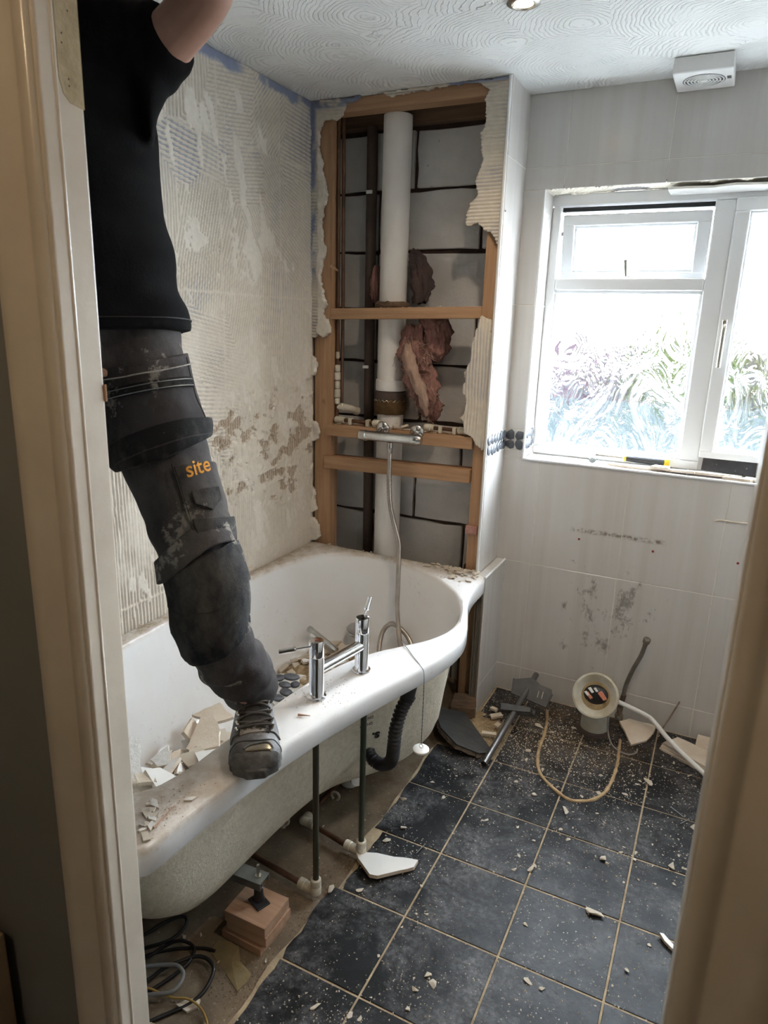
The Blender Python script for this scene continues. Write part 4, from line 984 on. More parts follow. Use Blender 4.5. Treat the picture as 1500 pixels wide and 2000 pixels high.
obj('foot_plate', MB().box(-.026, .026, -.020, .020, .0765, .081, frame((bp_.x+.005,bp_.y-.006,0), (.9,-.35,0))), M['black'], br, bevel=.004)
blk = empty('timber_packing', (.67, -1.345, -.01)); tag(blk, 'stack of sawn timber offcuts packing up the bath leg', 'timber block')
for k, (z0, z1, dx) in enumerate(((-.010,.014,-.006),(.0145,.044,.003),(.0445,.0765,0))):
    mm = frame((.672+dx, -1.335+dx, 0), (1, -.03+.02*k, 0)); obj('offcut', MB().box(-.064, .064, -.056, .056, z0, z1, mm), M['ply'], blk, bevel=.0015)
for i, (x, y) in enumerate(((.754,-1.172),(.796,-.980))):
    t = empty('riser_pipe', (x, y, -.008)); tag(t, ('verdigris copper riser under the tap pillar nearest the boot', 'verdigris copper riser under the far tap pillar')[i], 'pipe')
    obj('pipe_section', MB().tube([(x,y,.045),(x-.004,y+.004,.575)], .0088, 14), M['copperold'], t, smooth=True)
    obj('elbow_fitting', MB().lathe([(.012,.008),(.0155,.012),(.0155,.034),(.0140,.036),(.0150,.039),(.0158,.048),(.0150,.058),(.0105,.060)], (x,y,0), (0,0,1), 20), M['fit'], t, smooth=True)
    obj('elbow_fitting', MB().lathe([(.0125,.0),(.0145,.012),(.0145,.034),(.0132,.036),(.0158,.038),(.0158,.056),(.0105,.058)], (x,y,.018), (-1,.06,.02), 20), M['fit'], t, smooth=True)
    obj('joint_body', MB().ball((x,y,.018), .0152, 16, 10), M['fit'], t, smooth=True)
    x2 = .475 if i == 0 else .60
    obj('horizontal_pipe', MB().tube([(x-.05,y+.003,.018),(x2,y+.028,.02)], .0088, 14), M['copper'], t, smooth=True)
    obj('elbow_fitting', MB().lathe([(.0105,0),(.0158,.002),(.0158,.018),(.0135,.020),(.0150,.022),(.0145,.045)], (x2+.012,y+.028,.02), (-1,.06,0), 20), M['fit'], t, smooth=True)
    if i == 1:
        obj('joint_body', MB().ball((x2-.03,y+.03,.02), .0155, 16, 10), M['fit'], t, smooth=True)
        obj('horizontal_pipe', MB().tube([(x2-.028,y+.05,.02),(.575,-.60,.025)], .0088, 14), M['copper'], t, smooth=True)
        o = obj('pipe_clip', MB().tube([(.600+.015*math.cos(a), -.80, .022+.015*math.sin(a)) for a in np.linspace(-1.2, 4.3, 14)], .0045, 8), M['fit'], t, smooth=True)
        obj('elbow_fitting', MB().lathe([(.0105,0),(.0158,.003),(.0158,.022),(.013,.026)], (x2-.0285,y+.035,.02), (0,1,0), 20), M['fit'], t, smooth=True)
    obj('backnut', MB().lathe([(.013,.535),(.013,.562)], (x-.004,y+.004,0), (0,0,1), 6), M['steel'], t)
cl = obj('pipe_clip', MB().tube(crs([(.512,-.985,.03),(.500,-.98,.022),(.496,-.98,.008),(.503,-.978,-.002),(.515,-.975,0),(.524,-.972,.010),(.522,-.968,.02)], 5), .0055, 8).lathe([(.009,-.0095),(.008,.0),(.004,.004)], (.508,-.978,0), (0,0,1), 12), M['fit'], None, smooth=True); tag(cl, 'empty cream pipe clip screwed to the concrete between the two risers', 'pipe clip')
P = crs([(.872,-.835,.50),(.852,-.845,.45),(.842,-.858,.39),(.838,-.86,.33),(.832,-.855,.285),(.815,-.845,.252),(.785,-.84,.235),(.755,-.835,.24),(.72,-.815,.255),(.68,-.79,.235),(.64,-.76,.17)], 18)
wh = obj('overflow_hose', MB().tube(P, [.0185+.0026*(1 if (i % 4) < 2 else -1) for i in range(len(P))], 16), M['black'], bath, smooth=True, ang=70)
obj('cuff', MB().tube([(.878,-.828,.562),(.868,-.834,.505),(.864,-.837,.49)], [.021,.021,.022], 18), M['black'], wh, smooth=True)
tr = obj('waste_trap', MB().lathe([(.0001,.005),(.030,.008),(.038,.02),(.040,.055),(.034,.062),(.036,.070),(.036,.095),(.02,.10)], (.60,-.70,0), (0,0,1), 26), M['whiteplastic'], bath, smooth=True)
obj('trap_outlet', MB().tube([(.63,-.73,.075),(.665,-.765,.085)], [.024,.022], 18), M['whiteplastic'], tr, smooth=True)
obj('trap_nut', MB().lathe([(.040,0),(.043,.004),(.043,.02),(.038,.022)], (.60,-.70,.062), (0,0,1), 14), M['whiteplastic'], tr)

# bath filler tap
tp = empty('bath_filler', (.755, -1.053, .615)); tag(tp, 'chrome two pillar bath filler tap standing on the front rim', 'tap')
P1, P2 = Vector((.738,-1.146,.6145)), Vector((.773,-.960,.6145))
for P_, nm in ((P1,'a'),(P2,'b')):
    obj('pillar', MB().lathe([(.0001,0),(.026,0),(.027,.003),(.026,.007),(.0200,.009),(.0195,.010),(.0195,.119),(.0188,.121),(.0195,.123),(.0195,.163),(.018,.166),(.0001,.1665)], P_, (0,0,1), 32), M['chrome'], tp, smooth=True, ang=30)
d = (P2-P1).normalized()
obj('bridge', MB().tube([P1+Vector((0,0,.082))+d*.012, P2+Vector((0,0,.082))-d*.012], .0165, 24), M['chrome'], tp, smooth=True)
sd = Vector((-.75,-.66,0)).normalized()
q = P1+Vector((0,0,.150))
obj('lever', MB().tube([q+sd*.015, q+sd*.055+Vector((0,0,-.004))], .0028, 10).tube([q+sd*.053+Vector((0,0,-.004)), q+sd*.058+Vector((0,0,-.0045))], [.0055,.007], 14).tube([q+sd*.058+Vector((0,0,-.0045)), q+sd*.098+Vector((0,0,-.0085))], .0072, 14), M['chrome'], tp, smooth=True, ang=40)
q = P2+Vector((0,0,.150)); s2 = Vector((-.15,.75,.5)).normalized()
obj('lever', MB().tube([q+s2*.012, q+s2*.045], .0028, 10).tube([q+s2*.045, q+s2*.085], .0072, 14), M['chrome'], tp, smooth=True, ang=40)
o = obj('hot_mark', MB().lathe([(.0001,0),(.0045,0),(.0001,.0004)], P1+Vector((0,0,.1667)), (0,0,1), 12), M['red'], tp)
# plug on its chain
pl = empty('bath_plug', (.965, -.86, .36)); tag(pl, 'bath plug dangling on a bead chain over the bulge of the rim', 'plug')
cp = crs([(.795,-.738,.617),(.835,-.775,.6175),(.870,-.812,.617),(.902,-.842,.616),(.920,-.856,.609),(.926,-.860,.596),(.930,-.866,.55),(.931,-.868,.45),(.931,-.868,.372)], 16)
mb = MB().tube(cp, .0009, 6)
obj('chain', MB().tube(cp, [.0016 if i%2 else .0008 for i in range(len(cp))], 6), M['steel'], pl, smooth=True)
obj('plug_disc', MB().lathe([(.0001,-.006),(.019,-.006),(.022,-.002),(.0245,.000),(.0245,.004),(.022,.006),(.005,.0065),(.0001,.0065)], (.931,-.868,.352), (.03,-.05,1), 28), M['whiteplastic'], pl, smooth=True, ang=40)
obj('plug_ring', MB().tube([(.931+.006*math.cos(a), -.868, .365+.006*math.sin(a)) for a in np.linspace(0, 6.28, 14)], .0011, 6, False), M['brightsteel'], pl, smooth=True)

# ------------------------------------------------------------------ the worker standing on the bath rim
person = empty('person', (.45, -1.45, .617)); tag(person, 'person in black T-shirt and dusty charcoal work trousers standing on the bath rim, arms raised', 'person')
FV = Vector((.72, -.69, 0)).normalized(); LV = Vector((-FV.y, FV.x, 0))        # facing the camera; his left is on the right
class Limb:
    def __init__(s, pts, ra, rb, front, n=16):
        s.P = crs(pts, n); m = len(s.P); s.m = m
        seg = [0]
        for i in range(1, m): seg.append(seg[-1]+(s.P[i]-s.P[i-1]).length)
        s.s = [x/seg[-1] for x in seg]; s.len = seg[-1]
        kn = np.linspace(0, 1, len(ra)); s.ra = np.interp(np.linspace(0, 1, m), kn, ra); s.rb = np.interp(np.linspace(0, 1, m), kn, rb)
        s.front = front; s.disp = lambda q, t: 0
    def at(s, q, t, off=0.0):
        f = np.interp(q, s.s, range(s.m)); i = min(int(f), s.m-2); u = f-i
        p = s.P[i].lerp(s.P[i+1], u); tg = (s.P[min(i+2, s.m-1)]-s.P[max(i-1, 0)]).normalized()
        fr = (s.front-tg*s.front.dot(tg)).normalized(); lf_ = fr.cross(tg); lf_ = lf_ if lf_.dot(LV) > 0 else -lf_
        a = s.ra[i]*(1-u)+s.ra[i+1]*u; b = s.rb[i]*(1-u)+s.rb[i+1]*u; d = s.disp(q, t)+off
        return p+lf_*math.sin(t)*(a+d)+fr*math.cos(t)*(b+d)
    def mesh(s, mb, nq=60, nt=40, q0=0, q1=1):
        mb.loft([[s.at(q0+(q1-q0)*i/nq, 2*math.pi*j/nt) for j in range(nt)] for i in range(nq+1)]); return mb
    def patch(s, q0, q1, t0, t1, off, nq=14, nt=18, th=.010, edge=None):
        """closed panel lying on the limb; edge(u,v)->(dq,dt) bends its outline, off may be a function"""
        mb = MB(); lay = []
        for dz in (0, -th):
            rows = []
            for i in range(nq+1):
                row = []
                for j in range(nt+1):
                    u, v = j/nt, i/nq; q = q0+(q1-q0)*v; t = t0+(t1-t0)*u
                    if edge: e = edge(u, v); q += e[0]; t += e[1]
                    o_ = off(u, v) if callable(off) else off
                    row.append(s.at(q, t, o_+dz))
                rows.append(row)
            lay.append(rows)
        w = nt+1; N = (nq+1)*w; mb.v = [tuple(p) for rows in lay for r_ in rows for p in r_]
        for i in range(nq):
            for j in range(nt):
                a = i*w+j; mb.f.append((a, a+1, a+w+1, a+w)); mb.f.append((N+a, N+a+w, N+a+w+1, N+a+1))
        for j in range(nt): mb.f.append((j, N+j, N+j+1, j+1)); a = nq*w+j; mb.f.append((a, a+1, N+a+1, N+a))
        for i in range(nq): a = i*w; mb.f.append((a, a+w, N+a+w, N+a)); a = i*w+nt; mb.f.append((a, N+a, N+a+w, a+w))
        return mb
def fuse(name, mb, mat, parent, vox, smooth_it=6):
    me = mb.mesh('tmp'); o = bpy.data.objects.new('tmp', me); COL.objects.link(o)
    r_ = o.modifiers.new('r', 'REMESH'); r_.mode = 'VOXEL'; r_.voxel_size = vox
    s_ = o.modifiers.new('s', 'SMOOTH'); s_.iterations = smooth_it; s_.factor = .5
    bpy.context.view_layer.update()
    m2 = bpy.data.meshes.new_from_object(o.evaluated_get(bpy.context.evaluated_depsgraph_get()))
    bpy.data.objects.remove(o); m2.polygons.foreach_set('use_smooth', [True]*len(m2.polygons))
    return obj(name, m2, mat, parent)
def wr(*w):
    """wrinkle function: sum of (centre, width, amplitude, frequency, skew)"""
    def f(q, t):
        d = .0045*noise.noise(Vector((math.sin(t)*2.2, math.cos(t)*2.2, q*9)))+.002*noise.noise(Vector((math.sin(t)*5, math.cos(t)*5, q*26)))
        for c, wd_, am, fr_, sk in w:
            d += am*math.exp(-((q-c)/wd_)**2)*math.sin(fr_*q+sk*math.sin(t+.6)+2.0*noise.noise(Vector((math.sin(t)*1.3, math.cos(t)*1.3, q*5))))
        return d
    return f
# --- trousers
LL = Limb([(.452,-1.425,1.53),(.500,-1.428,1.36),(.575,-1.445,1.20),(.662,-1.467,1.035),(.664,-1.460,.93),(.677,-1.412,.83),(.680,-1.36,.75),(.676,-1.325,.708)],
          [.090,.096,.092,.080,.071,.070,.073,.073,.064,.056], [.105,.106,.098,.084,.077,.074,.074,.072,.064,.057], FV)
LL.disp = wr((.83,.045,.007,72,2.2), (.93,.05,.007,80,-2), (.72,.03,.004,70,1), (.45,.05,.003,60,2))
RL = Limb([(.30,-1.54,1.53),(.29,-1.57,1.36),(.29,-1.61,1.2),(.27,-1.64,1.04),(.25,-1.645,.9),(.235,-1.66,.76),(.23,-1.662,.70)],
          [.110,.114,.108,.098,.090,.082,.074,.066], [.105,.108,.10,.095,.088,.08,.074,.066], Vector((.6,-.5,0)))
RL.disp = wr((.8,.1,.008,60,2))
mb = MB(); LL.mesh(mb, 90, 48); RL.mesh(mb, 60, 36)
hipc = Vector((.385,-1.48,1.50))
mb.loft([[hipc+Vector((0,0,z))+LV*math.sin(a)*w*1.0+FV*math.cos(a)*d for a in [2*math.pi*k/40 for k in range(40)]] for z, w, d in ((-.07,.16,.105),(-.02,.185,.12),(.04,.187,.122),(.10,.175,.112),(.14,.168,.105))])
trousers = fuse('trousers', mb, M['trouser'], person, .0065, 4)
# holster pocket, its dark base, zip, piping
flare = lambda u, v: .009+.016*v*v*math.sin(math.pi*min(max(u, .02), .98))**.4
obj('holster_pocket', LL.patch(.055, .275, -1.5, 1.42, flare, 18, 26, .016, lambda u, v: (-.018*math.sin(math.pi*u)*(1-v)*-1+.02*v*(.5-u)+.012*v*math.sin(math.pi*u), .12*v*(u-.5))), M['trouser'], trousers, smooth=True, bevel=.002)
obj('pocket_base', LL.patch(.235, .312, -1.45, 1.46, lambda u, v: .0245+.003*math.sin(math.pi*u)-.012*v**3, 8, 26, .020, lambda u, v: (.020*(.5-u)-.042*abs(u-.47)**1.5*v*2.2, 0)), M['trouserblack'], trousers, smooth=True, bevel=.002)
obj('piping', MB().tube([LL.at(.082+.017*math.sin(math.pi*k/24), -1.45+2.82*k/24, .0155) for k in range(25)], .0014, 6), M['thread'], trousers, smooth=True)
obj('pocket_zip', LL.patch(.118, .143, -.85, 1.05, .0185, 4, 16, .006), M['trouserblack'], trousers, smooth=True)
obj('zip_seam', MB().tube([LL.at(.124, -.8+1.78*k/16, .020) for k in range(17)], .0011, 5).tube([LL.at(.139, -.8+1.78*k/16, .020) for k in range(17)], .0011, 5), M['steel'], trousers, smooth=True)
# side cargo pocket with flap and printed name
obj('cargo_pocket', LL.patch(.335, .50, .12, 1.75, lambda u, v: .009+.010*v*math.sin(math.pi*u), 12, 16, .012), M['trouser'], trousers, smooth=True, bevel=.002)
obj('cargo_base', LL.patch(.465, .520, .15, 1.85, lambda u, v: .022-.010*v, 5, 16, .016, lambda u, v: (.012*math.sin(math.pi*u), 0)), M['trouserblack'], trousers, smooth=True, bevel=.002)
obj('cargo_flap', LL.patch(.400, .435, .30, .95, .020, 5, 10, .006, lambda u, v: (.022*v*(1-abs(2*u-1)), 0)), M['trouserblack'], trousers, smooth=True, bevel=.001)
obj('thigh_hem', LL.patch(.495, .552, -1.7, 1.0, lambda u, v: .012+.012*v, 5, 20, .014, lambda u, v: (.030*(.5-u)+.010*math.sin(6*u), 0)), M['trouser'], trousers, smooth=True, bevel=.003)
obj('knee_pocket', LL.patch(.530, .745, -1.35, 1.5, lambda u, v: .008+.007*math.sin(math.pi*v), 14, 20, .014, lambda u, v: (.020*(.5-u), 0)), M['kneepad'], trousers, smooth=True, bevel=.003)
obj('knee_flap', LL.patch(.545, .625, -1.25, 1.40, lambda u, v: .0155+.003*v, 6, 20, .006, lambda u, v: (.018*(.5-u)+.008*math.sin(5*u), 0)), M['kneepad'], trousers, smooth=True, bevel=.001)
for t_ in (-1.48, 1.15):
    obj('stitching', MB().tube([LL.at(.07+.16*k/16, t_*(.93+.04*k/16), .013+.008*(k/16)**2) for k in range(17)], .0012, 5), M['hairline'], trousers)
obj('side_seam', MB().tube([LL.at(.33+.16*k/16, .10, .0135) for k in range(17)], .0016, 5), M['trouserblack'], trousers, smooth=True)
pq, ptt = .366, .55
me = text_mesh('site', .044, .0012, .0004)
for v in me.vertices: v.co = LL.at(pq-(v.co.y+.12*v.co.x)/LL.len, ptt+v.co.x/.112, .024+v.co.z)
me.materials.clear(); obj('printed_name', me, M['orange'], trousers)
p0 = LL.at(pq, ptt, .033); pu = (LL.at(pq-.02, ptt)-LL.at(pq+.02, ptt)).normalized(); pa = (LL.at(pq, ptt+.12)-LL.at(pq, ptt-.12)).normalized()
nr = pa.cross(pu).normalized(); nr = nr if nr.dot(FV) > 0 else -nr
pa = (pa*.97+pu*.20).normalized()
# --- T-shirt
tc = [(.405,-1.488,1.535),(.395,-1.485,1.62),(.382,-1.482,1.75),(.374,-1.48,1.88),(.372,-1.48,1.99),(.374,-1.48,2.075),(.378,-1.484,2.115)]
TB = Limb(tc, [.198,.186,.172,.167,.164,.150,.085], [.142,.135,.128,.128,.125,.105,.075], FV)
TB.disp = wr((.08,.10,.005,24,2.0), (.35,.2,.003,20,2.5), (.8,.1,.004,40,2))
mb = MB(); TB.mesh(mb, 60, 48)
slv = Limb([(.425,-1.44,2.055),(.475,-1.415,2.06),(.528,-1.402,2.068),(.572,-1.400,2.088)], [.100,.094,.078,.061], [.10,.09,.074,.060], FV); slv.disp = wr((.6,.3,.004,20,2))
slr = Limb([(.31,-1.53,2.05),(.25,-1.555,2.06),(.205,-1.58,2.08),(.178,-1.60,2.10)], [.100,.09,.075,.066], [.10,.09,.075,.066], FV)
slv.mesh(mb, 16, 28); slr.mesh(mb, 16, 28)
# slack cloth under the raised arm
mb.loft([[Vector((.518,-1.412,z))+LV*math.sin(a)*w+FV*math.cos(a)*.05 for a in [2*math.pi*k/20 for k in range(20)]] for z, w in ((1.90,.006),(1.95,.018),(1.99,.040),(2.02,.045))])
shirt = fuse('tshirt', mb, M['shirt'], person, .0065, 5)
obj('hem_stitch', MB().tube([TB.at(.035, 2*math.pi*k/60, .0012) for k in range(61)], .0012, 5, False), M['hairline'], shirt)
# --- body: one continuous figure
mb = MB()
def limb(pts, r_, n=14): mb.tube(crs(pts, 6), list(np.interp(np.linspace(0, 1, 6*(len(pts)-1)+1), np.linspace(0, 1, len(r_)), r_)), n)
limb([(.405,-1.488,1.45),(.39,-1.485,1.65),(.375,-1.48,1.85),(.374,-1.48,1.98),(.378,-1.485,2.05)], [.10,.105,.115,.11,.06])
limb([(.455,-1.45,1.98),(.376,-1.48,1.99),(.30,-1.52,1.98)], [.06,.08,.06])
limb([(.378,-1.483,2.02),(.386,-1.49,2.11),(.392,-1.494,2.18)], [.060,.054,.056])
limb([(.45,-1.43,2.01),(.505,-1.410,2.035),(.585,-1.400,2.085),(.672,-1.405,2.14),(.690,-1.43,2.17)], [.052,.052,.047,.044,.042])
limb([(.680,-1.41,2.145),(.690,-1.44,2.18),(.640,-1.50,2.235),(.585,-1.555,2.285),(.572,-1.568,2.297)], [.040,.043,.040,.030,.027])
limb([(.30,-1.53,2.0),(.235,-1.56,2.04),(.18,-1.60,2.10),(.125,-1.63,2.15),(.115,-1.64,2.17)], [.055,.052,.046,.043,.041])
limb([(.12,-1.635,2.15),(.115,-1.645,2.18),(.15,-1.665,2.23),(.20,-1.69,2.285),(.21,-1.695,2.295)], [.040,.042,.038,.029,.027])
limb([(.455,-1.42,1.50),(.575,-1.445,1.20),(.650,-1.472,1.035),(.684,-1.42,.83),(.686,-1.37,.72),(.688,-1.355,.66)], [.085,.078,.055,.052,.038,.036])
limb([(.30,-1.54,1.50),(.29,-1.61,1.2),(.27,-1.64,1.04),(.235,-1.66,.76),(.23,-1.662,.66)], [.085,.078,.055,.045,.038])
limb([(.44,-1.45,1.47),(.385,-1.48,1.5),(.31,-1.53,1.47)], [.10,.11,.10])
def hand(w, d, nrm):
    w = Vector(w); d = Vector(d).normalized(); nrm = Vector(nrm); nrm = (nrm-d*nrm.dot(d)).normalized(); sd_ = d.cross(nrm)
    limb([w-d*.02, w+d*.03, w+d*.075, w+d*.09], [.025,.030,.034,.028], 12)
    for k, (l_, off) in enumerate(((.072,-.030),(.080,-.010),(.075,.010),(.058,.029))):
        b = w+d*.075+sd_*off
        limb([b-d*.02, b+d*l_*.45+nrm*.006, b+d*l_*.8+nrm*.022, b+d*l_*.95+nrm*.042], [.0098,.0092,.0085,.0075], 8)
    b = w+d*.02-sd_*.022
    limb([b, b-sd_*.022+d*.022+nrm*.006, b-sd_*.034+d*.05+nrm*.016, b-sd_*.034+d*.068+nrm*.026], [.013,.012,.010,.009], 8)
hand((.572,-1.568,2.297), (-.62,-.60,.38), (-.3,.1,.9)); hand((.21,-1.695,2.295), (.72,-.12,.30), (-.1,.3,.9))
# head: cranium, jaw, brow, nose, ears
hc_ = Vector((.396,-1.498,2.258)); hf_ = frame(hc_, FV, (.12,-.10,1)); hm_ = hf_.to_3x3().to_4x4()
def hb(c, r_): mb.ball(hf_ @ Vector(c), r_, 18, 12, hm_)
hb((-.008,0,.020), (.094,.076,.088)); hb((.022,0,-.045), (.066,.058,.066)); hb((.052,0,-.078), (.032,.034,.026)); hb((.060,0,.018), (.030,.055,.030))
hb((.088,0,-.020), (.016,.013,.016)); hb((.080,0,.0), (.012,.010,.026)); hb((.074,.0,-.050), (.016,.026,.012)); hb((.056,.036,-.022), (.026,.022,.022)); hb((.056,-.036,-.022), (.026,.022,.022))
for s_ in (-1, 1): hb((-.008,s_*.078,-.012), (.020,.010,.032))
body = fuse('body', mb, M['skin'], person, .0055, 4)
for s_ in (-1, 1):
    e = hf_ @ Vector((.074, s_*.031, .0)); eb = obj('eye', MB().ball(e, .0125, 14, 9), M['eye'], body, smooth=True)
    obj('iris', MB().ball(e+FV*.0095, .0055, 10, 7), M['iris'], body, smooth=True)
    obj('eyebrow', MB().tube([hf_ @ Vector((.083, s_*.016, .021)), hf_ @ Vector((.084, s_*.034, .026)), hf_ @ Vector((.074, s_*.050, .020))], [.003,.004,.002], 8), M['hair'], body, smooth=True)
obj('mouth', MB().tube([hf_ @ Vector((.079, y, -.050-.002*abs(y)*20)) for y in (-.022,-.011,0,.011,.022)], [.002,.0055,.006,.0055,.002], 8), M['lip'], body, smooth=True)
hm2 = MB(); rings = []
for i in range(10):
    ph = math.pi*.56*i/9
    ring = []
    for k in range(30):
        a = 2*math.pi*k/30; lim = 1 if math.cos(a) < .3 else 1-.42*(math.cos(a)-.3)/.7
        p_ = ph*lim; q_ = 1+.05*noise.noise(Vector((math.cos(a)*4, math.sin(a)*4, ph*5)))
        ring.append(hf_ @ Vector((-.010+.101*q_*math.sin(p_)*math.cos(a), .083*q_*math.sin(p_)*math.sin(a), .022+.096*q_*math.cos(p_))))
    rings.append(ring)
obj('hair', hm2.loft(rings), M['hair'], body, smooth=True, ang=180)

# --- boots
def boot(heel, toe, parent, name, detail):
    h_ = Vector(heel); ax = (Vector(toe)-h_); L_ = ax.length; ax.normalize(); sd_ = Vector((0,0,1)).cross(ax)
    T = [0,.02,.06,.15,.28,.40,.50,.60,.70,.80,.88,.94,.98,1.0]
    Wd = [.018,.028,.034,.037,.037,.038,.042,.048,.053,.055,.053,.045,.032,.016]
    Hh = [.050,.085,.110,.120,.122,.116,.104,.090,.078,.072,.067,.058,.046,.030]
    def wh_(t): return np.interp(t, T, Wd), np.interp(t, T, Hh)
    def surf(t, ph, off=0):
        w, hh_ = wh_(t); c = math.cos(ph); s_ = math.sin(ph)
        crease = .0024*math.sin(t*95+math.sin(ph*2)*1.2)*math.exp(-((t-.80)/.06)**2)*max(s_, 0)
        lump = .0025*noise.noise(Vector((t*9, ph*2, 3)))
        x = (w+off+lump)*math.copysign(abs(c)**.62, c); z = .020+(hh_-.020+off+crease+lump)*max(s_, 0)**.72
        return h_+ax*(t*L_)+sd_*x+Vector((0,0,z))
    mb = MB(); N = 30; rings = []
    for i in range(57):
        t = i/56; w, _ = wh_(t)
        r_ = [surf(t, math.pi*k/N) for k in range(N+1)]
        r_ += [h_+ax*(t*L_)+sd_*(-w+2*w*k/6)+Vector((0,0,.014)) for k in range(0, 7)]
        rings.append(r_)
    up_ = obj(name, mb.loft(rings), M['boot'], parent, smooth=True, ang=60)
    # sole with a heel step and notches
    mb = MB(); o1 = []
    for i in range(41):
        t = -.008+1.024*i/40; w, _ = wh_(min(max(t, 0), 1)); o1.append((t, w+.0035))
    pl_ = [(t*L_, w*(1+.03*math.sin(t*95))) for t, w in o1]+[(t*L_, -w*(1+.03*math.sin(t*95))) for t, w in reversed(o1)]
    m_ = frame(h_, ax, (0,0,1))
    mb.prism(pl_, .0, .024, m_, top=[(x, y*.985) for x, y in pl_])
    obj('sole', mb, M['sole'], up_, smooth=True, bevel=.003, ang=30)
    # toe cap overlay, tongue, collar
    def overlay(t0, t1, p0, p1, off, mat, nm, nq=14, nt=18, edge=None, th=.004):
        mb = MB(); rows = []
        for dz in (off, off-th):
            for i in range(nq+1):
                for j in range(nt+1):
                    u, v = j/nt, i/nq; tt = t0+(t1-t0)*v+(edge(u) if edge else 0)*(1-v); mb.v.append(tuple(surf(min(tt, 1), p0+(p1-p0)*u, dz)))
        w = nt+1; n_ = (nq+1)*w
        for i in range(nq):
            for j in range(nt): a = i*w+j; mb.f += [(a, a+1, a+w+1, a+w), (n_+a, n_+a+w, n_+a+w+1, n_+a+1)]
        for j in range(nt): mb.f += [(j, n_+j, n_+j+1, j+1), (nq*w+j, nq*w+j+1, n_+nq*w+j+1, n_+nq*w+j)]
        for i in range(nq): a = i*w; b = a+nt; mb.f += [(a, a+w, n_+a+w, n_+a), (b, n_+b, n_+b+w, b+w)]
        return obj(nm, mb, mat, up_, smooth=True, ang=50)
    overlay(.865, 1.0, .02, math.pi-.02, .0035, M['boot'], 'toe_cap', 14, 30, lambda u: .03*math.sin(math.pi*u)-.03+.008*math.sin(u*17))
    overlay(.962, .997, .03, math.pi-.03, .0065, M['sole'], 'toe_guard', 6, 30, lambda u: -.06*(abs(2*u-1)**2)+.004*math.sin(u*23))
    overlay(.20, .80, math.pi/2-.42, math.pi/2+.42, .003, M['trouserblack'], 'tongue', 12, 12)
    overlay(.24, .78, .35, math.pi/2-.46, .004, M['boot'], 'eyelet_facing', 10, 8); overlay(.24, .78, math.pi/2+.46, math.pi-.35, .004, M['boot'], 'eyelet_facing', 10, 8)
    overlay(.0, .30, .02, .55, .0035, M['boot'], 'heel_counter', 6, 8); overlay(.0, .30, math.pi-.55, math.pi-.02, .0035, M['boot'], 'heel_counter', 6, 8)
    for k, t in enumerate((.44,.525,.605,.68,.745)):
        a, b = math.pi/2-.52, math.pi/2+.52; t2 = t+(.062 if k < 4 else 0)
        for aa, bb in ((a, b), (b, a)):
            obj('lace', MB().tube([surf(t+(t2-t)*j/8, aa+(bb-aa)*j/8, .0085+.0015*math.sin(j*.8)*(1 if aa < bb else -1)) for j in range(9)], .0026, 7), M['lace'], up_, smooth=True)
        for aa in (a, b):
            obj('lace_hook', MB().tube([surf(t-.008, aa, .005), surf(t, aa, .011), surf(t+.010, aa, .005)], .0026, 7), M['brightsteel'], up_, smooth=True)
    if detail:
        o = overlay(.905, .950, math.pi/2-.62, math.pi/2+.25, .0052, M['toe'], 'worn_toe_patch', 8, 14, lambda u: .035*(2*u-1)**2, .003); o['label'] = 'bare steel showing through the worn toe'
        obj('torn_edge', MB().tube([surf(.902+.035*(2*k/16-1)**2, math.pi/2-.66+.95*k/16, .0065) for k in range(17)], .0022, 6), M['sole'], up_, smooth=True)
        obj('cap_seam', MB().tube([surf(.855+.02*math.sin(math.pi*k/24)+.008*math.sin(k*.7), .12+(math.pi-.24)*k/24, .0035) for k in range(25)], .0016, 6), M['hairline'], up_, smooth=True)
    return up_
boot((.620,-1.260,.6165), (.803,-1.497,.6165), person, 'boot', True)
boot((.150,-1.690,.6165), (.440,-1.690,.6165), person, 'boot', False)

# ------------------------------------------------------------------ broken tile and rubble helpers
def flat_piece(name, poly, th, m, glazed=True, mat_top=None, mat_side=None, jag=.0, seed=1, parent=None):
    """a broken tile piece: poly in local xy, glazed face on +z, biscuit body elsewhere"""
    rg = random.Random(seed); P = []
    n = len(poly)
    for i in range(n):
        a, b = Vector((*poly[i], 0)), Vector((*poly[(i+1)%n], 0)); k = max(1, int((b-a).length/.022)) if jag else 1
        for j in range(k):
            p = a.lerp(b, j/k)
            if j and jag: p += Vector((rg.uniform(-jag, jag), rg.uniform(-jag, jag), 0))
            P.append((p.x, p.y))
    mb = MB().prism(P, 0, th, m, top=[(x*.985, y*.985) for x, y in P])
    me = mb.mesh(name); me.materials.append(mat_side or M['tileback']); me.materials.append(mat_top or (M['glazed'] if glazed else M['tileback']))
    me.polygons[1].material_index = 1
    return obj(name, me, None, parent)
def tiltm(x, y, z, rz, tx=0, ty=0):
    return Matrix.Translation((x, y, z)) @ Matrix.Rotation(rz, 4, 'Z') @ Matrix.Rotation(tx, 4, 'X') @ Matrix.Rotation(ty, 4, 'Y')
def world_piece(name, pts, th, z, label, cat='tile shard', glazed=True, tilt=(0, 0), jag=.003, seed=1, group=None, **kw):
    c = Vector((sum(p[0] for p in pts)/len(pts), sum(p[1] for p in pts)/len(pts), z))
    loc = [(p[0]-c.x, p[1]-c.y) for p in pts]
    a = sum(loc[i][0]*loc[(i+1)%len(loc)][1]-loc[(i+1)%len(loc)][0]*loc[i][1] for i in range(len(loc)))
    if a < 0: loc.reverse()
    o = flat_piece(name, loc, th, tiltm(c.x, c.y, c.z, 0, *tilt), glazed, jag=jag, seed=seed, **kw); tag(o, label, cat, group); return o
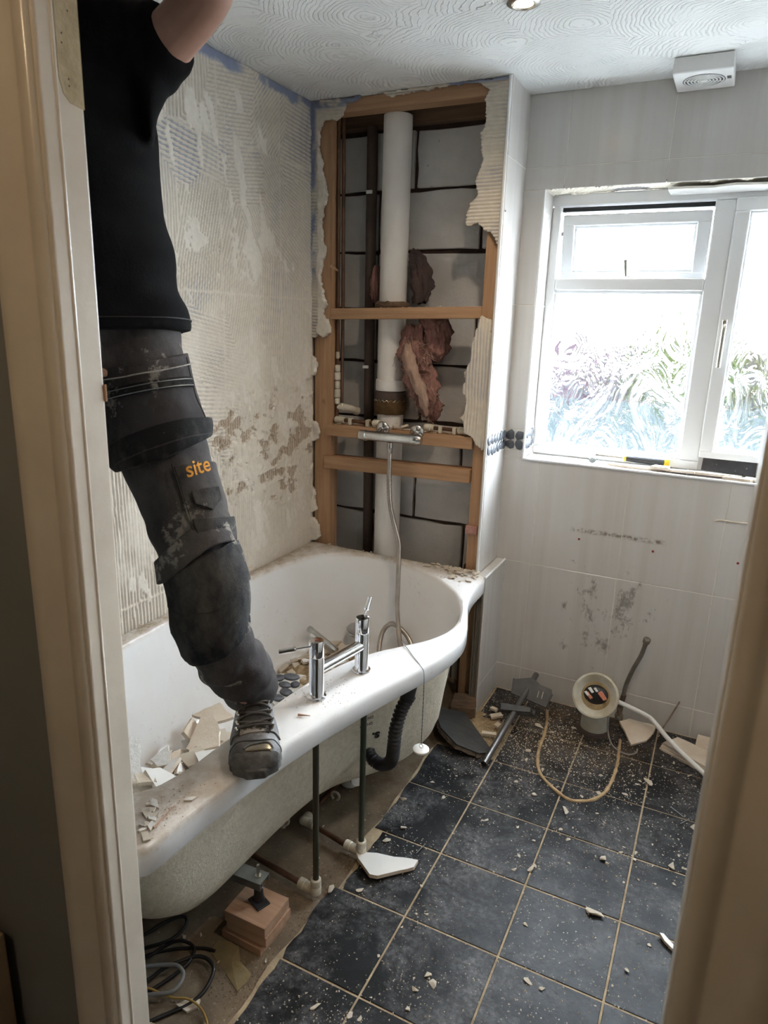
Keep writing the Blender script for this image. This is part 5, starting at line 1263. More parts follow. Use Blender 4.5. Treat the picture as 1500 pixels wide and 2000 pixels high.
def lump(rg, s, flat=.6, n=9):
    """angular crumb: hull of random points"""
    bm = bmesh.new()
    for k in range(n):
        d = Vector((rg.gauss(0,1), rg.gauss(0,1), rg.gauss(0,1))).normalized()
        bm.verts.new((d.x*s*rg.uniform(.7,1.2), d.y*s*rg.uniform(.5,.9), d.z*s*flat*rg.uniform(.6,1)))
    r_ = bmesh.ops.convex_hull(bm, input=bm.verts); bmesh.ops.delete(bm, geom=[g for g in r_['geom_interior'] if isinstance(g, bmesh.types.BMVert)], context='VERTS')
    zmin = min(v.co.z for v in bm.verts)
    for v in bm.verts: v.co.z -= zmin
    me = bpy.data.meshes.new('crumb'); bm.to_mesh(me); bm.free(); return me

# ------------------------------------------------------------------ old toilet connection
pan = empty('pan_connector', (1.305, .08, -.002)); tag(pan, 'white toilet soil outlet with a flared mouth stuffed with rubbish, rising from the floor', 'soil outlet')
obj('stub_pipe', MB().lathe([(.054,-.002),(.054,.13),(.050,.132)], (1.303,.085,0), (0,0,1), 32), M['panfit'], pan, smooth=True)
obj('floor_seal', MB().lathe([(.054,.012),(.066,.008),(.072,.0),(.072,-.002),(.054,-.002)], (1.303,.085,0), (0,0,1), 32), M['ironpipe'], pan, smooth=True)
axm = Vector((-.05,-.86,.50)).normalized(); mc = Vector((1.305,-.015,.205))
obj('bend', MB().tube(crs([(1.303,.085,.10),(1.303,.082,.135),(1.304,.062,.165),tuple(mc-axm*.035)], 5), .0545, 28), M['panfit'], pan, smooth=True)
obj('flared_mouth', MB().lathe([(.056,-.05),(.064,-.045),(.070,-.02),(.084,-.004),(.088,.002),(.086,.008),(.080,.009),(.072,.004),(.062,-.006),(.054,-.012),(.050,-.030)], mc, axm, 40), M['rubberwhite'], pan, smooth=True)
obj('stuffed_bag', MB().ball(mc-axm*.022, (.050,.030,.045), 18, 12), M['black'], pan, smooth=True)
for k, (dx, dz, s_, mt) in enumerate(((.026,.005,.020,'rubbishred'),(-.022,-.006,.016,'rubbishred'),(-.018,.018,.013,'whiteplastic'),(.0,.024,.010,'whiteplastic'),(-.032,.0,.011,'whiteplastic'))):
    m_ = frame(mc+axm*.006+Vector((dx,0,dz)), (.6,.1,-.7), axm); rr = random.Random(k)
    mb = MB(); mb.prism([(-s_,-s_*.45),(s_*.9,-s_*.35),(s_,s_*.4),(-s_*.8,s_*.5)], -.004, .004, m_); obj('rubbish_scrap', mb, M[mt], pan, bevel=.002)
obj('mortar_collar', MB().lathe([(.056,-.06),(.074,-.055),(.080,-.03),(.076,-.012),(.066,-.010)], mc+Vector((.004,.006,.008)), axm, 20), pm('mustard mastic', (.42,.32,.17), (.3,.22,.12), 30, .9, 0, .5, 60), pan, smooth=True)
fh = empty('flexible_hose', (1.41, .155, -.002)); tag(fh, 'braided flexible water hose standing up from a mucky valve by the toilet outlet', 'hose')
obj('braid', MB().tube(crs([(1.392,.16,.135),(1.397,.158,.19),(1.415,.153,.265),(1.438,.15,.335),(1.448,.15,.385)], 8), .0085, 14), M['braid'], fh, smooth=True)
obj('top_nut', MB().lathe([(.009,-.018),(.010,-.004),(.0135,-.002),(.0145,.004),(.0145,.016),(.012,.019),(.007,.019)], (1.450,.15,.396), (.18,0,1), 12), M['braid'], fh, smooth=True)
obj('crimp', MB().lathe([(.0092,0),(.0105,.003),(.0105,.030),(.0092,.033)], (1.390,.161,.112), (.12,0,1), 14), M['ironpipe'], fh, smooth=True)
mb = MB().lathe([(.009,-.005),(.013,.0),(.012,.025),(.016,.03),(.016,.05),(.011,.055),(.013,.07),(.013,.085),(.010,.115)], (1.386,.162,0), (0,0,1), 12)
mb.v = [(x+.004*noise.noise(Vector((x*60,y*60,z*60))), y+.004*noise.noise(Vector((x*60,y*60,z*60+9))), z) for x, y, z in mb.v]
obj('valve_body', mb, pm('mucky brass valve', (.16,.12,.08), (.36,.30,.22), 45, .9, .2, .6, 80), fh, smooth=True)
obj('isolator_screw', MB().lathe([(.006,0),(.006,.012),(.003,.013)], (1.386,.148,.045), (0,-1,0), 10), M['steel'], fh)
o = obj('white_waste_pipe', MB().tube(crs([(1.372,.135,.122),(1.42,.137,.110),(1.49,.128,.096),(1.52,.115,.086),(1.60,.035,.058),(1.74,-.090,.030),(1.86,-.20,.0125)], 8), .0092, 16), M['whiteplastic'], None, smooth=True); tag(o, 'thin white plastic pipe bent across the tile pieces in the right corner', 'pipe')
o = obj('old_cable', MB().tube(crs([(1.54,.165,.002),(1.56,.185,.04),(1.58,.198,.09),(1.598,.204,.14),(1.601,.205,.150)], 6), [.0035]*16+[.003]*9, 8), pm('brown cable end', (.30,.24,.18), (.16,.09,.06), 30, .7), None, smooth=True); tag(o, 'stub of brown cable curling up against the tiled wall', 'cable')
o = obj('old_cable', MB().tube(crs([(1.355,.06,.09),(1.362,.03,.045),(1.385,-.005,.012),(1.42,-.03,.004),(1.455,-.035,.004),(1.478,-.01,.004),(1.480,.02,.004)], 6), .0032, 8), pm('grey flex', (.30,.28,.25), None, 5, .6), None, smooth=True); tag(o, 'thin grey flex trailing from the toilet outlet onto the floor', 'cable')
world_piece('tile_shard', [(1.392,.135),(1.425,.165),(1.53,.168),(1.527,.135),(1.505,.075),(1.455,.030)], .009, .022, 'cream backed tile corner propped between valve and white pipe', glazed=False, tilt=(.28,.06), seed=3)
sl_ = [(1.555,.068),(1.605,.140),(1.80,.06),(1.80,-.06),(1.735,-.030)]
for k in range(3):
    pp_ = [(x+.004*k, y+.003*k) for x, y in sl_]
    world_piece('tile_slip', pp_, .008, .0015+.0095*k, ('lowest','middle','topmost')[k]+' cream slab of the tile stack under the white pipe', 'tile piece', glazed=False, seed=20+k)
world_piece('tile_shard', [(1.680,.140),(1.685,.205),(1.80,.205),(1.80,.09),(1.70,.10)], .010, .008, 'cream tile piece leaning in the corner beyond the tile stack', glazed=False, tilt=(.25,.0), seed=31)

# ------------------------------------------------------------------ shower riser rail lying on the floor
rl = empty('shower_rail', (1.0, -.05, .0)); tag(rl, 'grey metal shower rail with soap dish lying from the floor up to the wall', 'shower rail')
a_, b_ = Vector((.985,-.372,.0125)), Vector((1.032,.195,.135)); ax_ = (b_-a_).normalized()
obj('rail_tube', MB().tube([a_, a_+ax_*.27], .0125, 20), M['tubemetal'], rl, smooth=True)
obj('rail_bore', MB().lathe([(.0001,0),(.0105,0),(.0001,.0004)], a_-ax_*.0004, ax_, 16), M['hairline'], rl)
obj('rail_tube', MB().tube([a_+ax_*.27, b_-ax_*.02], .0118, 20), pm('dull grey tube', (.17,.17,.17), (.11,.11,.11), 8, .4, .4), rl, smooth=True)
q = a_+ax_*.31
mq = frame(q+Vector((0,0,.012)), (1,.25,.05), (.1,-.35,1))
mb = MB().box(-.055, .062, -.014, .014, -.022, -.006, mq).prism([(-.058,-.018),(.062,-.012),(.062,.012),(-.058,.018)], -.004, .006, mq)
obj('slider_clamp', mb, M['greyplastic'], rl, bevel=.003)
obj('clamp_knob', MB().lathe([(.007,0),(.014,.002),(.015,.012),(.011,.015)], q+Vector((.066,.012,.004)), (1,.2,0), 16), M['greyplastic'], rl, smooth=True)
ms = frame(a_+ax_*.45+Vector((.02,.0,.006)), (1,.18,-.22), (-.05,-.62,.75))
obj('soap_dish', MB().prism([(-.085,.030),(-.078,-.035),(.075,-.060),(.085,.0),(.078,.022),(.03,.030),(-.01,.055),(-.055,.040)], -.003, .003, ms), M['greyplastic'], rl, bevel=.002)
obj('dish_lip', MB().tube([ms @ Vector(p) for p in ((-.085,.030,.004),(-.078,-.035,.006),(.0,-.048,.008),(.075,-.060,.006),(.085,.0,.005))], .004, 8), M['greyplastic'], rl, smooth=True)
for k in range(2): obj('dish_slot', MB().tube([ms @ Vector((.030+.018*k,-.028,.0035)), ms @ Vector((.030+.018*k,.002,.0035))], .0022, 6), M['tubemetal'], rl, smooth=True)

# ------------------------------------------------------------------ corner by the boxing
tb = empty('timber_offcut', (.79, -.06, -.008)); tag(tb, 'chunk of dark old timber standing in the corner under the bath end', 'timber block')
mm = frame((.79,-.055,-.009), (1,.30,0))
obj('lower_piece', MB().box(-.055, .050, -.045, .035, 0, .058, mm), M['darkwoodx'], tb, bevel=.004); obj('split_top', MB().prism([(-.058,-.046),(.052,-.040),(.050,.030),(.0,.036),(-.05,.028)], .058, .082, mm, top=[(-.05,-.035),(.050,-.030),(.046,.026),(.0,.030),(-.045,.024)]), M['darkwoodx'], tb, bevel=.003)
sl = empty('lifted_floor_tile', (.84, -.24, .0)); tag(sl, 'lifted black floor tile propped against the bath end with torn backing', 'floor tile')
ms2 = Matrix.Translation((.84,-.235,.032)) @ Matrix.Rotation(math.radians(-9), 4, 'X') @ Matrix.Rotation(math.radians(14), 4, 'Y')
pp = [(-.150,.055),(-.035,.140),(.155,-.040),(.115,-.100),(.03,-.125),(-.06,-.075),(-.09,-.03)]
obj('tile_face', MB().prism(pp, .0, .007, ms2), M['slabdark'], sl, bevel=.001)
rg = random.Random(4); bp2 = []
for i in range(len(pp)):
    for k in range(5):
        a, b = pp[i], pp[(i+1)%len(pp)]; bp2.append((a[0]+(b[0]-a[0])*k/5+rg.uniform(-.008,.008), a[1]+(b[1]-a[1])*k/5+rg.uniform(-.008,.008)))
obj('torn_backing', MB().prism(bp2, -.014, -.0005, ms2, top=[(x*.98, y*.98) for x, y in bp2]), M['slabedge'], sl)
# sandy rubble where the tile came up: low bumpy heap with crumbs, nobody could count it
mb = MB(); G = 26; rg = random.Random(9)
for i in range(G):
    for j in range(G):
        x = .80+.22*i/(G-1); y = -.30+.33*j/(G-1); e = min(i, j, G-1-i, G-1-j)/5; mb.v.append((x, y, -.0095+min(e, 1)*(.008+.012*noise.noise(Vector((x*24, y*24, 1)))+.006*noise.noise(Vector((x*80, y*80, 4))))))
for i in range(G-1):
    for j in range(G-1): mb.f.append((i*G+j, (i+1)*G+j, (i+1)*G+j+1, i*G+j+1))
rub = obj('sandy_rubble', mb, M['sandy'], None, smooth=True); tag(rub, 'sandy rubble spread where a floor tile was lifted', 'rubble', kind='stuff')
for k, (x, y, w, h_, rz, l) in enumerate(((.930,-.045,.050,.026,.6,'squarish pale plaster offcut on the sandy rubble nearest the boxing'),(.955,-.110,.026,.022,1.2,'small pale plaster offcut on the sandy rubble beside the rail'),(.945,-.185,.060,.020,.1,'long pale plaster strip on the sandy rubble next to the rail'),(.905,.0,.030,.018,-.4,'tiny plaster flake at the boxing foot on the rubble'))):
    o = flat_piece('plaster_offcut', [(-w/2,-h_/2),(w/2,-h_/2*.8),(w/2*.9,h_/2),(-w/2,h_/2*.9)], .010, tiltm(x, y, .014, rz, .12, -.1), False, mat_top=M['chunk'], jag=.002, seed=k); tag(o, l, 'plaster piece')

# ------------------------------------------------------------------ floor: the large shard, chips, crumbs and dust
world_piece('tile_shard', [(.783,-.992),(.84,-.962),(.962,-.922),(.963,-.955),(.950,-.972),(.885,-1.045),(.862,-1.052),(.83,-1.03)], .011, .008, 'large white tile shard lying on the black floor beside the riser elbows', tilt=(-.05,.03), seed=5, jag=.004)
world_piece('tile_shard', [(1.640,-.853),(1.650,-.850),(1.705,-.893),(1.700,-.905),(1.655,-.873)], .008, .004, 'long thin white tile sliver near the right door frame', seed=6, jag=.001, tilt=(0,.1))
CH = [(0.802,-0.681,0.018),(0.859,-0.807,0.013),(0.84,-0.887,0.016),(0.854,-1.097,0.012),(1.06,-1.083,0.008),(1.031,-1.092,0.007),(1.134,-1.252,0.013),(1.152,-1.271,0.017),(1.122,-1.301,0.013),(0.929,-1.454,0.015),(1.01,-1.434,0.012),(1.035,-1.43,0.009),(1.125,-1.356,0.010),(1.359,-1.155,0.018),(1.397,-1.153,0.009),(1.367,-1.23,0.005),(1.227,-0.806,0.011),(1.273,-0.781,0.014),(1.28,-0.765,.011),(1.225,-0.746,0.008),(0.918,-0.605,0.011),(1.078,-0.653,0.013),(1.106,-1.276,0.005),(1.149,-0.026,0.022),(1.304,-0.472,0.021),(1.541,-0.173,0.02),(1.475,-0.289,0.016),(1.393,-0.321,0.013),(1.46,-0.639,0.02),(1.509,-0.581,0.013),(1.546,-0.561,0.009),(1.704,-0.357,0.021),(1.655,-0.571,0.02),(1.471,-0.861,0.023),(1.578,-1.004,0.009),(1.621,-0.893,0.007),(1.552,-1.062,0.006),(1.311,-0.565,0.01),(1.1,-0.012,0.02),(1.107,-0.198,0.014),(1.382,-0.001,0.012),(1.675,-0.054,0.011),(1.668,-0.508,0.008),(1.193,-0.437,0.014),(1.114,-0.253,0.010),(1.115,-0.397,0.013),(1.185,-0.288,0.011),(1.342,-0.603,0.011),(1.435,-0.468,0.008),(1.342,-0.368,0.009),(1.674,-0.985,0.006),(1.506,-0.203,0.009),(1.229,0.044,0.015)]
rg = random.Random(21)
G_CH = 'loose plaster chips on the black floor tiles'
L_CH = 'cream plaster or tile chip lying on the black floor tiles'
special = {2:'pale sliver of plaster beside the riser pipes on the first tile column',9:'flat cream chip near the cut tile edge, lowest in the picture at left',7:'thick crumbly plaster lump on the lower middle floor tile',13:'pointed white chip standing on edge on a lower floor tile',24:'broken cream chip just below the round end of the tan sealant ring',23:'triangular cream chip sitting on the left arm of the tan sealant ring',25:'ragged cream chip on the grout line right of the sealant ring',28:'broad cream flake alone on the middle floor tile',33:'large pale flake on the grout line nearest the lower right',32:'ragged pale chip on the grout near the right door frame',31:'pale torn chip by the two nails near the right door frame'}
protos = []
for k in range(8): protos.append(lump(rg, 1.0, .42, 10))
for me in protos: me.materials.append(M['chunk'])
def crumb(name, k, x, y, z, s, label, group, cat='plaster chip', rz=None):
    o = bpy.data.objects.new(name, protos[k % 8]); COL.objects.link(o); o.location = (x, y, z); o.scale = (s*rg.uniform(.8,1.25), s*rg.uniform(.8,1.2), s*rg.uniform(.5,.95)); o.rotation_euler = (0, 0, rg.random()*6.28 if rz is None else rz)
    BASE[o.name] = Vector((x, y, z)); return tag(o, label, cat, group)
LM = (((1.30,.08),'round the toilet outlet'),((1.0,-.1),'by the shower rail'),((1.28,-.25),'inside the tan sealant ring'),((1.6,-.1),'below the white waste pipe'),((.9,-.75),'beside the copper risers'),((.95,-1.3),'by the cut tile edge at lower left'),((1.25,-.65),'in the middle of the room'),((1.6,-.5),'near the right door frame'),((1.25,-1.2),'at the lower middle'),((1.6,-.95),'at the lower right'))
def chip(k, x, y, z, s):
    w = min(LM, key=lambda m: (m[0][0]-x)**2+(m[0][1]-y)**2)[1]; q = 'tiny' if s < .0055 else 'small' if s < .0095 else 'larger'
    return crumb('plaster_chip', k, x, y, z, s, q+' cream plaster chip on the floor tiles '+w, q+' chips '+w)
for k, (x, y, s) in enumerate(CH):
    if k in special: crumb('plaster_chip', k, x, y, .0003, s*1.05, special[k], None)
    else: chip(k, x, y, .0003, s)
n_ = 0
while n_ < 230:
    x = rg.uniform(.82, 1.76); y = rg.choice((rg.gauss(-.15, .22), rg.uniform(-1.45, .2), rg.gauss(-.45, .2)))
    if not -1.5 < y < .2: continue
    if y > -.3 and x < 1.02: continue
    if (x-1.303)**2+(y-.085)**2 < .006: continue
    chip(n_, x, y, .0002, rg.choice((.003,.004,.004,.005,.006,.008))); n_ += 1
# fine dust and grit
mb = MB()
def grit(x, y, z, s):
    a = rg.random()*6.28; q = [Vector((math.cos(a+2.1*k)*s*rg.uniform(.6,1.3), math.sin(a+2.1*k)*s*rg.uniform(.6,1.3), 0)) for k in range(3)]; c = Vector((x, y, z))
    mb.add([c+q[0], c+q[1], c+q[2], c+Vector((0,0,s*.8))], [(0,2,1),(0,1,3),(1,2,3),(2,0,3)])
for k in range(7500):
    c = rg.random()
    if c < .45: x, y = rg.gauss(1.15, .22), rg.gauss(-.10, .16)
    elif c < .65: cx_, cy_, _ = CH[rg.randrange(len(CH))]; x, y = rg.gauss(cx_, .035), rg.gauss(cy_, .035)
    else: x, y = rg.uniform(.80, 1.9), rg.uniform(-1.6, .21)
    if not (.80 < x < 2.1 and -1.7 < y < .212): continue
    if y > -.05 and x < .85: continue
    grit(x, y, .0001, rg.choice((.0010,.0014,.0018,.0024,.0034)))
o = obj('floor_grit', mb, M['chunk']); tag(o, 'fine plaster grit scattered over the black floor tiles', 'grit', kind='stuff')
# nails and screws
def nail(x, y, rz, l, label, r_=.0016):
    d = Vector((math.cos(rz), math.sin(rz), 0)); p = Vector((x, y, .0035)); t = empty('nail', (x, y, .0)); tag(t, label, 'nail')
    obj('shank', MB().tube([p, p+d*l*.9, p+d*l], [r_, r_, .0003], 7), M['steel'], t, smooth=True); obj('head', MB().lathe([(.0001,-.001),(.0035,-.001),(.0035,.0005),(.0001,.0005)], p, d, 10), M['steel'], t)
nail(1.626,-.279,-.65,.055,'steel nail lying on the floor near the right frame, upper of two'); nail(1.685,-.316,-2.15,.045,'steel nail lying on the floor near the right frame, lower of two'); nail(.950,-.842,-1.75,.05,'dark screw on the grout line right of the large white shard'); nail(.832,-.765,-1.2,.03,'short rusty nail on the tile near the far riser pipe')
o = obj('grey_nut', MB().lathe([(.004,0),(.0065,.0005),(.007,.005),(.004,.0065),(.003,.003)], (.862,-.675,.0003), (0,0,1), 14), M['greyplastic'], None, smooth=True); tag(o, 'small grey rubber washer on the black tile beyond the risers', 'washer')

# ------------------------------------------------------------------ window sill tools
hmr = empty('hammer', (1.27, .315, WZ0)); tag(hmr, 'claw hammer with black and yellow grip lying on the window sill', 'hammer')
A, B = Vector((1.145,.300,WZ0+.030)), Vector((1.430,.345,WZ0+.020)); d = (B-A).normalized()
obj('shaft', MB().tube([A, A+d*.13], [.0075,.0085], 14), M['chromedusty'], hmr, smooth=True)
obj('grip', MB().tube([A+d*.125, A+d*.16, A+d*.22, A+d*.272], [.0115,.0135,.0150,.0145], 18, flat=.85), M['toolgrip'], hmr, smooth=True)
obj('grip_end', MB().tube([A+d*.270, A+d*.288], [.0165,.0170], 18), M['yellow'], hmr, smooth=True); obj('grip_band', MB().tube([A+d*.121, A+d*.128], .0122, 16), M['yellow'], hmr, smooth=True)
hd_ = Vector((.12,-.72,-.45)).normalized()
obj('head', MB().tube([A-hd_*.032, A-hd_*.012, A+hd_*.006, A+hd_*.014, A+hd_*.030, A+hd_*.034], [.006,.013,.0125,.010,.0145,.0135], 16), M['steel'], hmr, smooth=True, ang=40)
for s_ in (-1, 1): obj('claw', MB().tube(crs([A-hd_*.026, A-hd_*.045+d*(.007*s_)+Vector((0,0,-.002)), A-hd_*.062+d*(.008*s_)+Vector((0,0,-.010))], 5), [.007]*6+[.004]*5, 10), M['steel'], hmr, smooth=True)
bl = empty('bolster_blade', (1.65, .32, WZ0)); tag(bl, 'black worn steel scraper blade leaning at the right end of the sill', 'scraper')
mbm = frame((1.535,.345,WZ0+.006), (1,.04,.01), (0,-.35,.93)); 
mbm = Matrix.Translation((1.535,.322,WZ0+.012)) @ Matrix.Rotation(math.radians(60), 4, 'X') @ Matrix.Scale(1.45, 4, (0,1,0))
obj('blade', MB().prism([(0,0),(.30,-.004),(.32,.004),(.32,.030),(.30,.034),(.02,.038),(0,.036)], -.0015, .0015, mbm), M['bladeblack'], bl, bevel=.0008)
obj('worn_edge', MB().prism([(-.003,-.001),(.012,-.001),(.014,.037),(-.003,.037)], -.0018, .0018, mbm), M['chromedusty'], bl)
for k, (pts, th, z, lab, tl) in enumerate((
    ([(1.21,.262),(1.27,.285),(1.40,.30),(1.45,.285),(1.43,.262),(1.30,.250)], .008, WZ0+.001, 'long cream tile strip lying under the hammer grip', (0,0)),
    ([(1.370,.243),(1.385,.275),(1.44,.272),(1.435,.242)], .010, WZ0+.010, 'small cream tile corner under the end of the hammer', (.05,0)),
    ([(1.420,.255),(1.440,.305),(1.535,.285),(1.528,.236),(1.475,.240)], .008, WZ0+.004, 'white tile piece between hammer and scraper on the sill', (-.10,-.04)),
    ([(1.530,.240),(1.540,.295),(1.60,.290),(1.69,.268),(1.66,.248),(1.575,.232)], .008, WZ0+.006, 'rounded cream tile piece in front of the scraper blade', (-.08,0)),
    ([(1.622,.222),(1.632,.246),(1.70,.246),(1.725,.232),(1.715,.222)], .010, WZ0+.002, 'thick cream tile piece at the front edge of the sill', (0,0)),
    ([(1.69,.242),(1.70,.285),(1.80,.275),(1.80,.235),(1.74,.232)], .008, WZ0+.003, 'white tile piece at the far right of the sill by the frame', (-.05,.03)))):
    world_piece('tile_shard', pts, th, z, lab, glazed=(k in (2,5)), tilt=tl, seed=60+k)
mb = MB()
for k in range(330): grit(rg.uniform(.89, 1.80), rg.uniform(.225, .35), WZ0+.0002, rg.choice((.0012,.0018,.0026)))
o = obj('sill_grit', mb, pm('brown grit', (.30,.24,.18), (.12,.09,.07), 60, 1)); tag(o, 'brown grit sprinkled along the white window sill', 'grit', kind='stuff')

# ------------------------------------------------------------------ under the bath
cb = empty('cable_coil', (.55, -1.53, -.01)); tag(cb, 'coil of black cable loosely looped on the concrete under the bath', 'cable')
ZC = -.0055
def cab(pts, r_, mat, nm, parent=None, zs=None): 
    P = crs([(x, y, (zs[i] if zs else ZC)) for i, (x, y) in enumerate(pts)], 8); return obj(nm, MB().tube(P, r_, 10), mat, parent, smooth=True)
cab([(.36,-1.60),(.424,-1.503),(.446,-1.449),(.473,-1.41),(.489,-1.407),(.50,-1.428),(.492,-1.47),(.45,-1.521),(.38,-1.60)], .0042, M['cable'], 'cable_loop', cb, [.0,.004,.008,.008,.004,0,-.004,-.005,-.005])
cab([(.40,-1.65),(.475,-1.546),(.49,-1.507),(.515,-1.476),(.544,-1.464),(.572,-1.47),(.585,-1.495),(.585,-1.525),(.568,-1.57),(.54,-1.63)], .0042, M['cable'], 'cable_loop', cb, [-.005]+[.0]*2+[.008]*5+[.002,-.003])
cab([(.44,-1.60),(.468,-1.537),(.512,-1.492),(.556,-1.463),(.591,-1.446),(.616,-1.442)], .0038, M['cable'], 'cable_tail', cb)
cab([(.47,-1.70),(.528,-1.593),(.544,-1.552),(.569,-1.515),(.592,-1.488),(.619,-1.479),(.65,-1.489),(.663,-1.511),(.667,-1.55),(.654,-1.588),(.632,-1.62),(.602,-1.663),(.57,-1.72)], .0046, M['cable'], 'cable_loop', cb, [0,.004]+[.010]*5+[.004,-.002,-.005,-.005,-.005,-.005])
o = cab([(.40,-1.66),(.51,-1.58),(.565,-1.547),(.587,-1.541),(.608,-1.549),(.617,-1.57),(.61,-1.595),(.58,-1.615),(.53,-1.65)], .0048, M['greycable'], 'grey_cable', None, [.02,.026,.028,.028,.026,.022,.018,.016,.016]); tag(o, 'grey cable loop resting on top of the black coil under the bath', 'cable')
o = cab([(.50,-1.64),(.545,-1.61),(.581,-1.601),(.615,-1.595),(.645,-1.581),(.673,-1.58),(.701,-1.586),(.731,-1.606),(.75,-1.64)], .0026, M['yellowcable'], 'earth_wire', None, [.012,.010,.006,.004,.003,.003,0,-.004,-.006]); tag(o, 'yellow wire snaking out of the black cable coil on the concrete', 'wire')
o = obj('cable_plug', MB().box(.455, .50, -1.640, -1.60, -.0095, .030), M['black'], None, bevel=.008, seg=3); tag(o, 'black plug top half hidden behind the door lining under the bath', 'plug')
sp_ = [(.600,-1.411),(.604,-1.446),(.660,-1.468),(.736,-1.503),(.742,-1.470),(.738,-1.449),(.689,-1.432),(.66,-1.40),(.624,-1.400)]
mb = MB(); c = Vector((.67,-1.445,0)); ringA = [Vector((x, y, -.0075+.004*noise.noise(Vector((x*40,y*40,2))))) for x, y in sp_]; 
mb.v = [tuple(p) for p in ringA]+[tuple(p+Vector((0,0,-.0008))) for p in ringA]+[(c.x,c.y,-.003),(c.x,c.y,-.004)]; n = len(sp_)
for i in range(n): j = (i+1)%n; mb.f += [(2*n, j, i), (2*n+1, n+i, n+j), (i, j, n+j, n+i)]
o = obj('film_scrap', mb, M['sheet']); tag(o, 'torn yellowed film stuck to the concrete beside the timber packing', 'film')
world_piece('tile_shard', [(.63,-1.600),(.645,-1.575),(.672,-1.562),(.680,-1.580),(.665,-1.602)], .006, -.009, 'small pale plaster flake beside the cable coil on the concrete', 'plaster piece', False, seed=81)
world_piece('tile_shard', [(.56,-1.69),(.60,-1.66),(.64,-1.655),(.63,-1.70)], .006, -.009, 'pale board scrap at the foot of the door lining under the bath', 'plaster piece', False, seed=82)
mb = MB()
for k in range(900):
    c = rg.random()
    x, y = (rg.gauss(.745, .03), rg.uniform(-1.55, -.9)) if c < .5 else ((rg.uniform(.40, .77), rg.uniform(-1.70, -.5)) if c < .8 else (rg.gauss(.70, .05), rg.gauss(-1.44, .04)))
    if x > .80: continue
    grit(x, y, -.0098, rg.choice((.0012,.0018,.0026,.0036)))
o = obj('concrete_grit', mb, pm('mixed grit', (.42,.34,.25), (.16,.12,.09), 70, 1)); tag(o, 'mixed grit along the cut tile edge on the bare concrete', 'grit', kind='stuff')
L_CC = 'pale plaster crumb on the bare concrete below the bath'; 
for k in range(16): crumb('plaster_crumb', k, rg.uniform(.45, .76), rg.uniform(-1.65, -1.40) if k < 9 else rg.uniform(-1.2, -.8), -.0098, rg.choice((.006,.008,.010)), L_CC, 'plaster crumbs on the concrete')
o = crumb('mortar_blob', 2, .785, -1.135, -.001, .020, 'tan lump of mastic on the cut tile edge by the riser elbow', None, 'mastic lump')

# ------------------------------------------------------------------ rubble inside the bath
BF = .2125
G1, L1 = 'rubble in the near end of the bath', 'broken cream tile piece in the heap near the boot'
G2, L2 = 'rubble in the far end of the bath', 'small broken tile piece in the rubble behind the tap'
tp_ = []
def near(x, y): return (', wall side' if x < .32 else ', rim side')+(' toward the door' if y < -1.25 else ' toward the tap')
def far(x, y): return (', deepest in the bath' if y > -.38 else ', nearest the tap')+(' at left' if x < .28 else ' at right')
rg = random.Random(33)
for k in range(9):
    pl_ = shard(rg, 1.0, 1); me = MB().prism(pl_, 0, .16, None, top=[(x*.96, y*.96) for x, y in pl_]).mesh('tile_fragment')
    me.materials.append(M['tileback']); me.materials.append(M['glazed'] if k % 2 == 0 else M['chunk']); me.polygons[1].material_index = 1; tp_.append(me)
def frag(k, x, y, z, s, tx, ty, label, group, name='tile_fragment', th=None):
    o = bpy.data.objects.new(name, tp_[k % 9]); COL.objects.link(o); o.location = (x, y, z); o.scale = (s, s, th or rg.uniform(.05, .075)); o.rotation_euler = (tx, ty, rg.random()*6.28)
    BASE[o.name] = Vector((x, y, z)); return tag(o, label, 'tile shard', group)
for k in range(150):
    x = rg.gauss(.34, .095); y = rg.gauss(-1.24, .15)
    if not (.17 < x < .56 and -1.56 < y < -.93): continue
    hgt = .125*math.exp(-((x-.34)/.13)**2-((y+1.24)/.22)**2)*rg.random()
    frag(k, x, y, BF+.006+hgt, rg.uniform(.020, .058), rg.uniform(-.4, .4), rg.uniform(-.4, .4), L1+near(x, y), G1+near(x, y))
for k in range(95):
    x = rg.gauss(.29, .085); y = rg.gauss(-.36, .15)
    if not (.16 < x < .56 and -.74 < y < -.16): continue
    hgt = .055*math.exp(-((x-.28)/.12)**2-((y+.36)/.2)**2)*rg.random()
    frag(k, x, y, BF+.006+hgt, rg.uniform(.012, .036), rg.uniform(-.35, .35), rg.uniform(-.35, .35), L2+far(x, y), G2+far(x, y))
for k in range(70):
    x = rg.gauss(.30, .09); y = rg.gauss(-.42, .17)
    if .15 < x < .55 and -.78 < y < -.15: crumb('tile_crumb', k, x, y, BF+.003, rg.uniform(.006, .012), L2.replace('tile piece', 'crumb')+far(x, y), 'crumbs in the far end of the bath'+far(x, y))
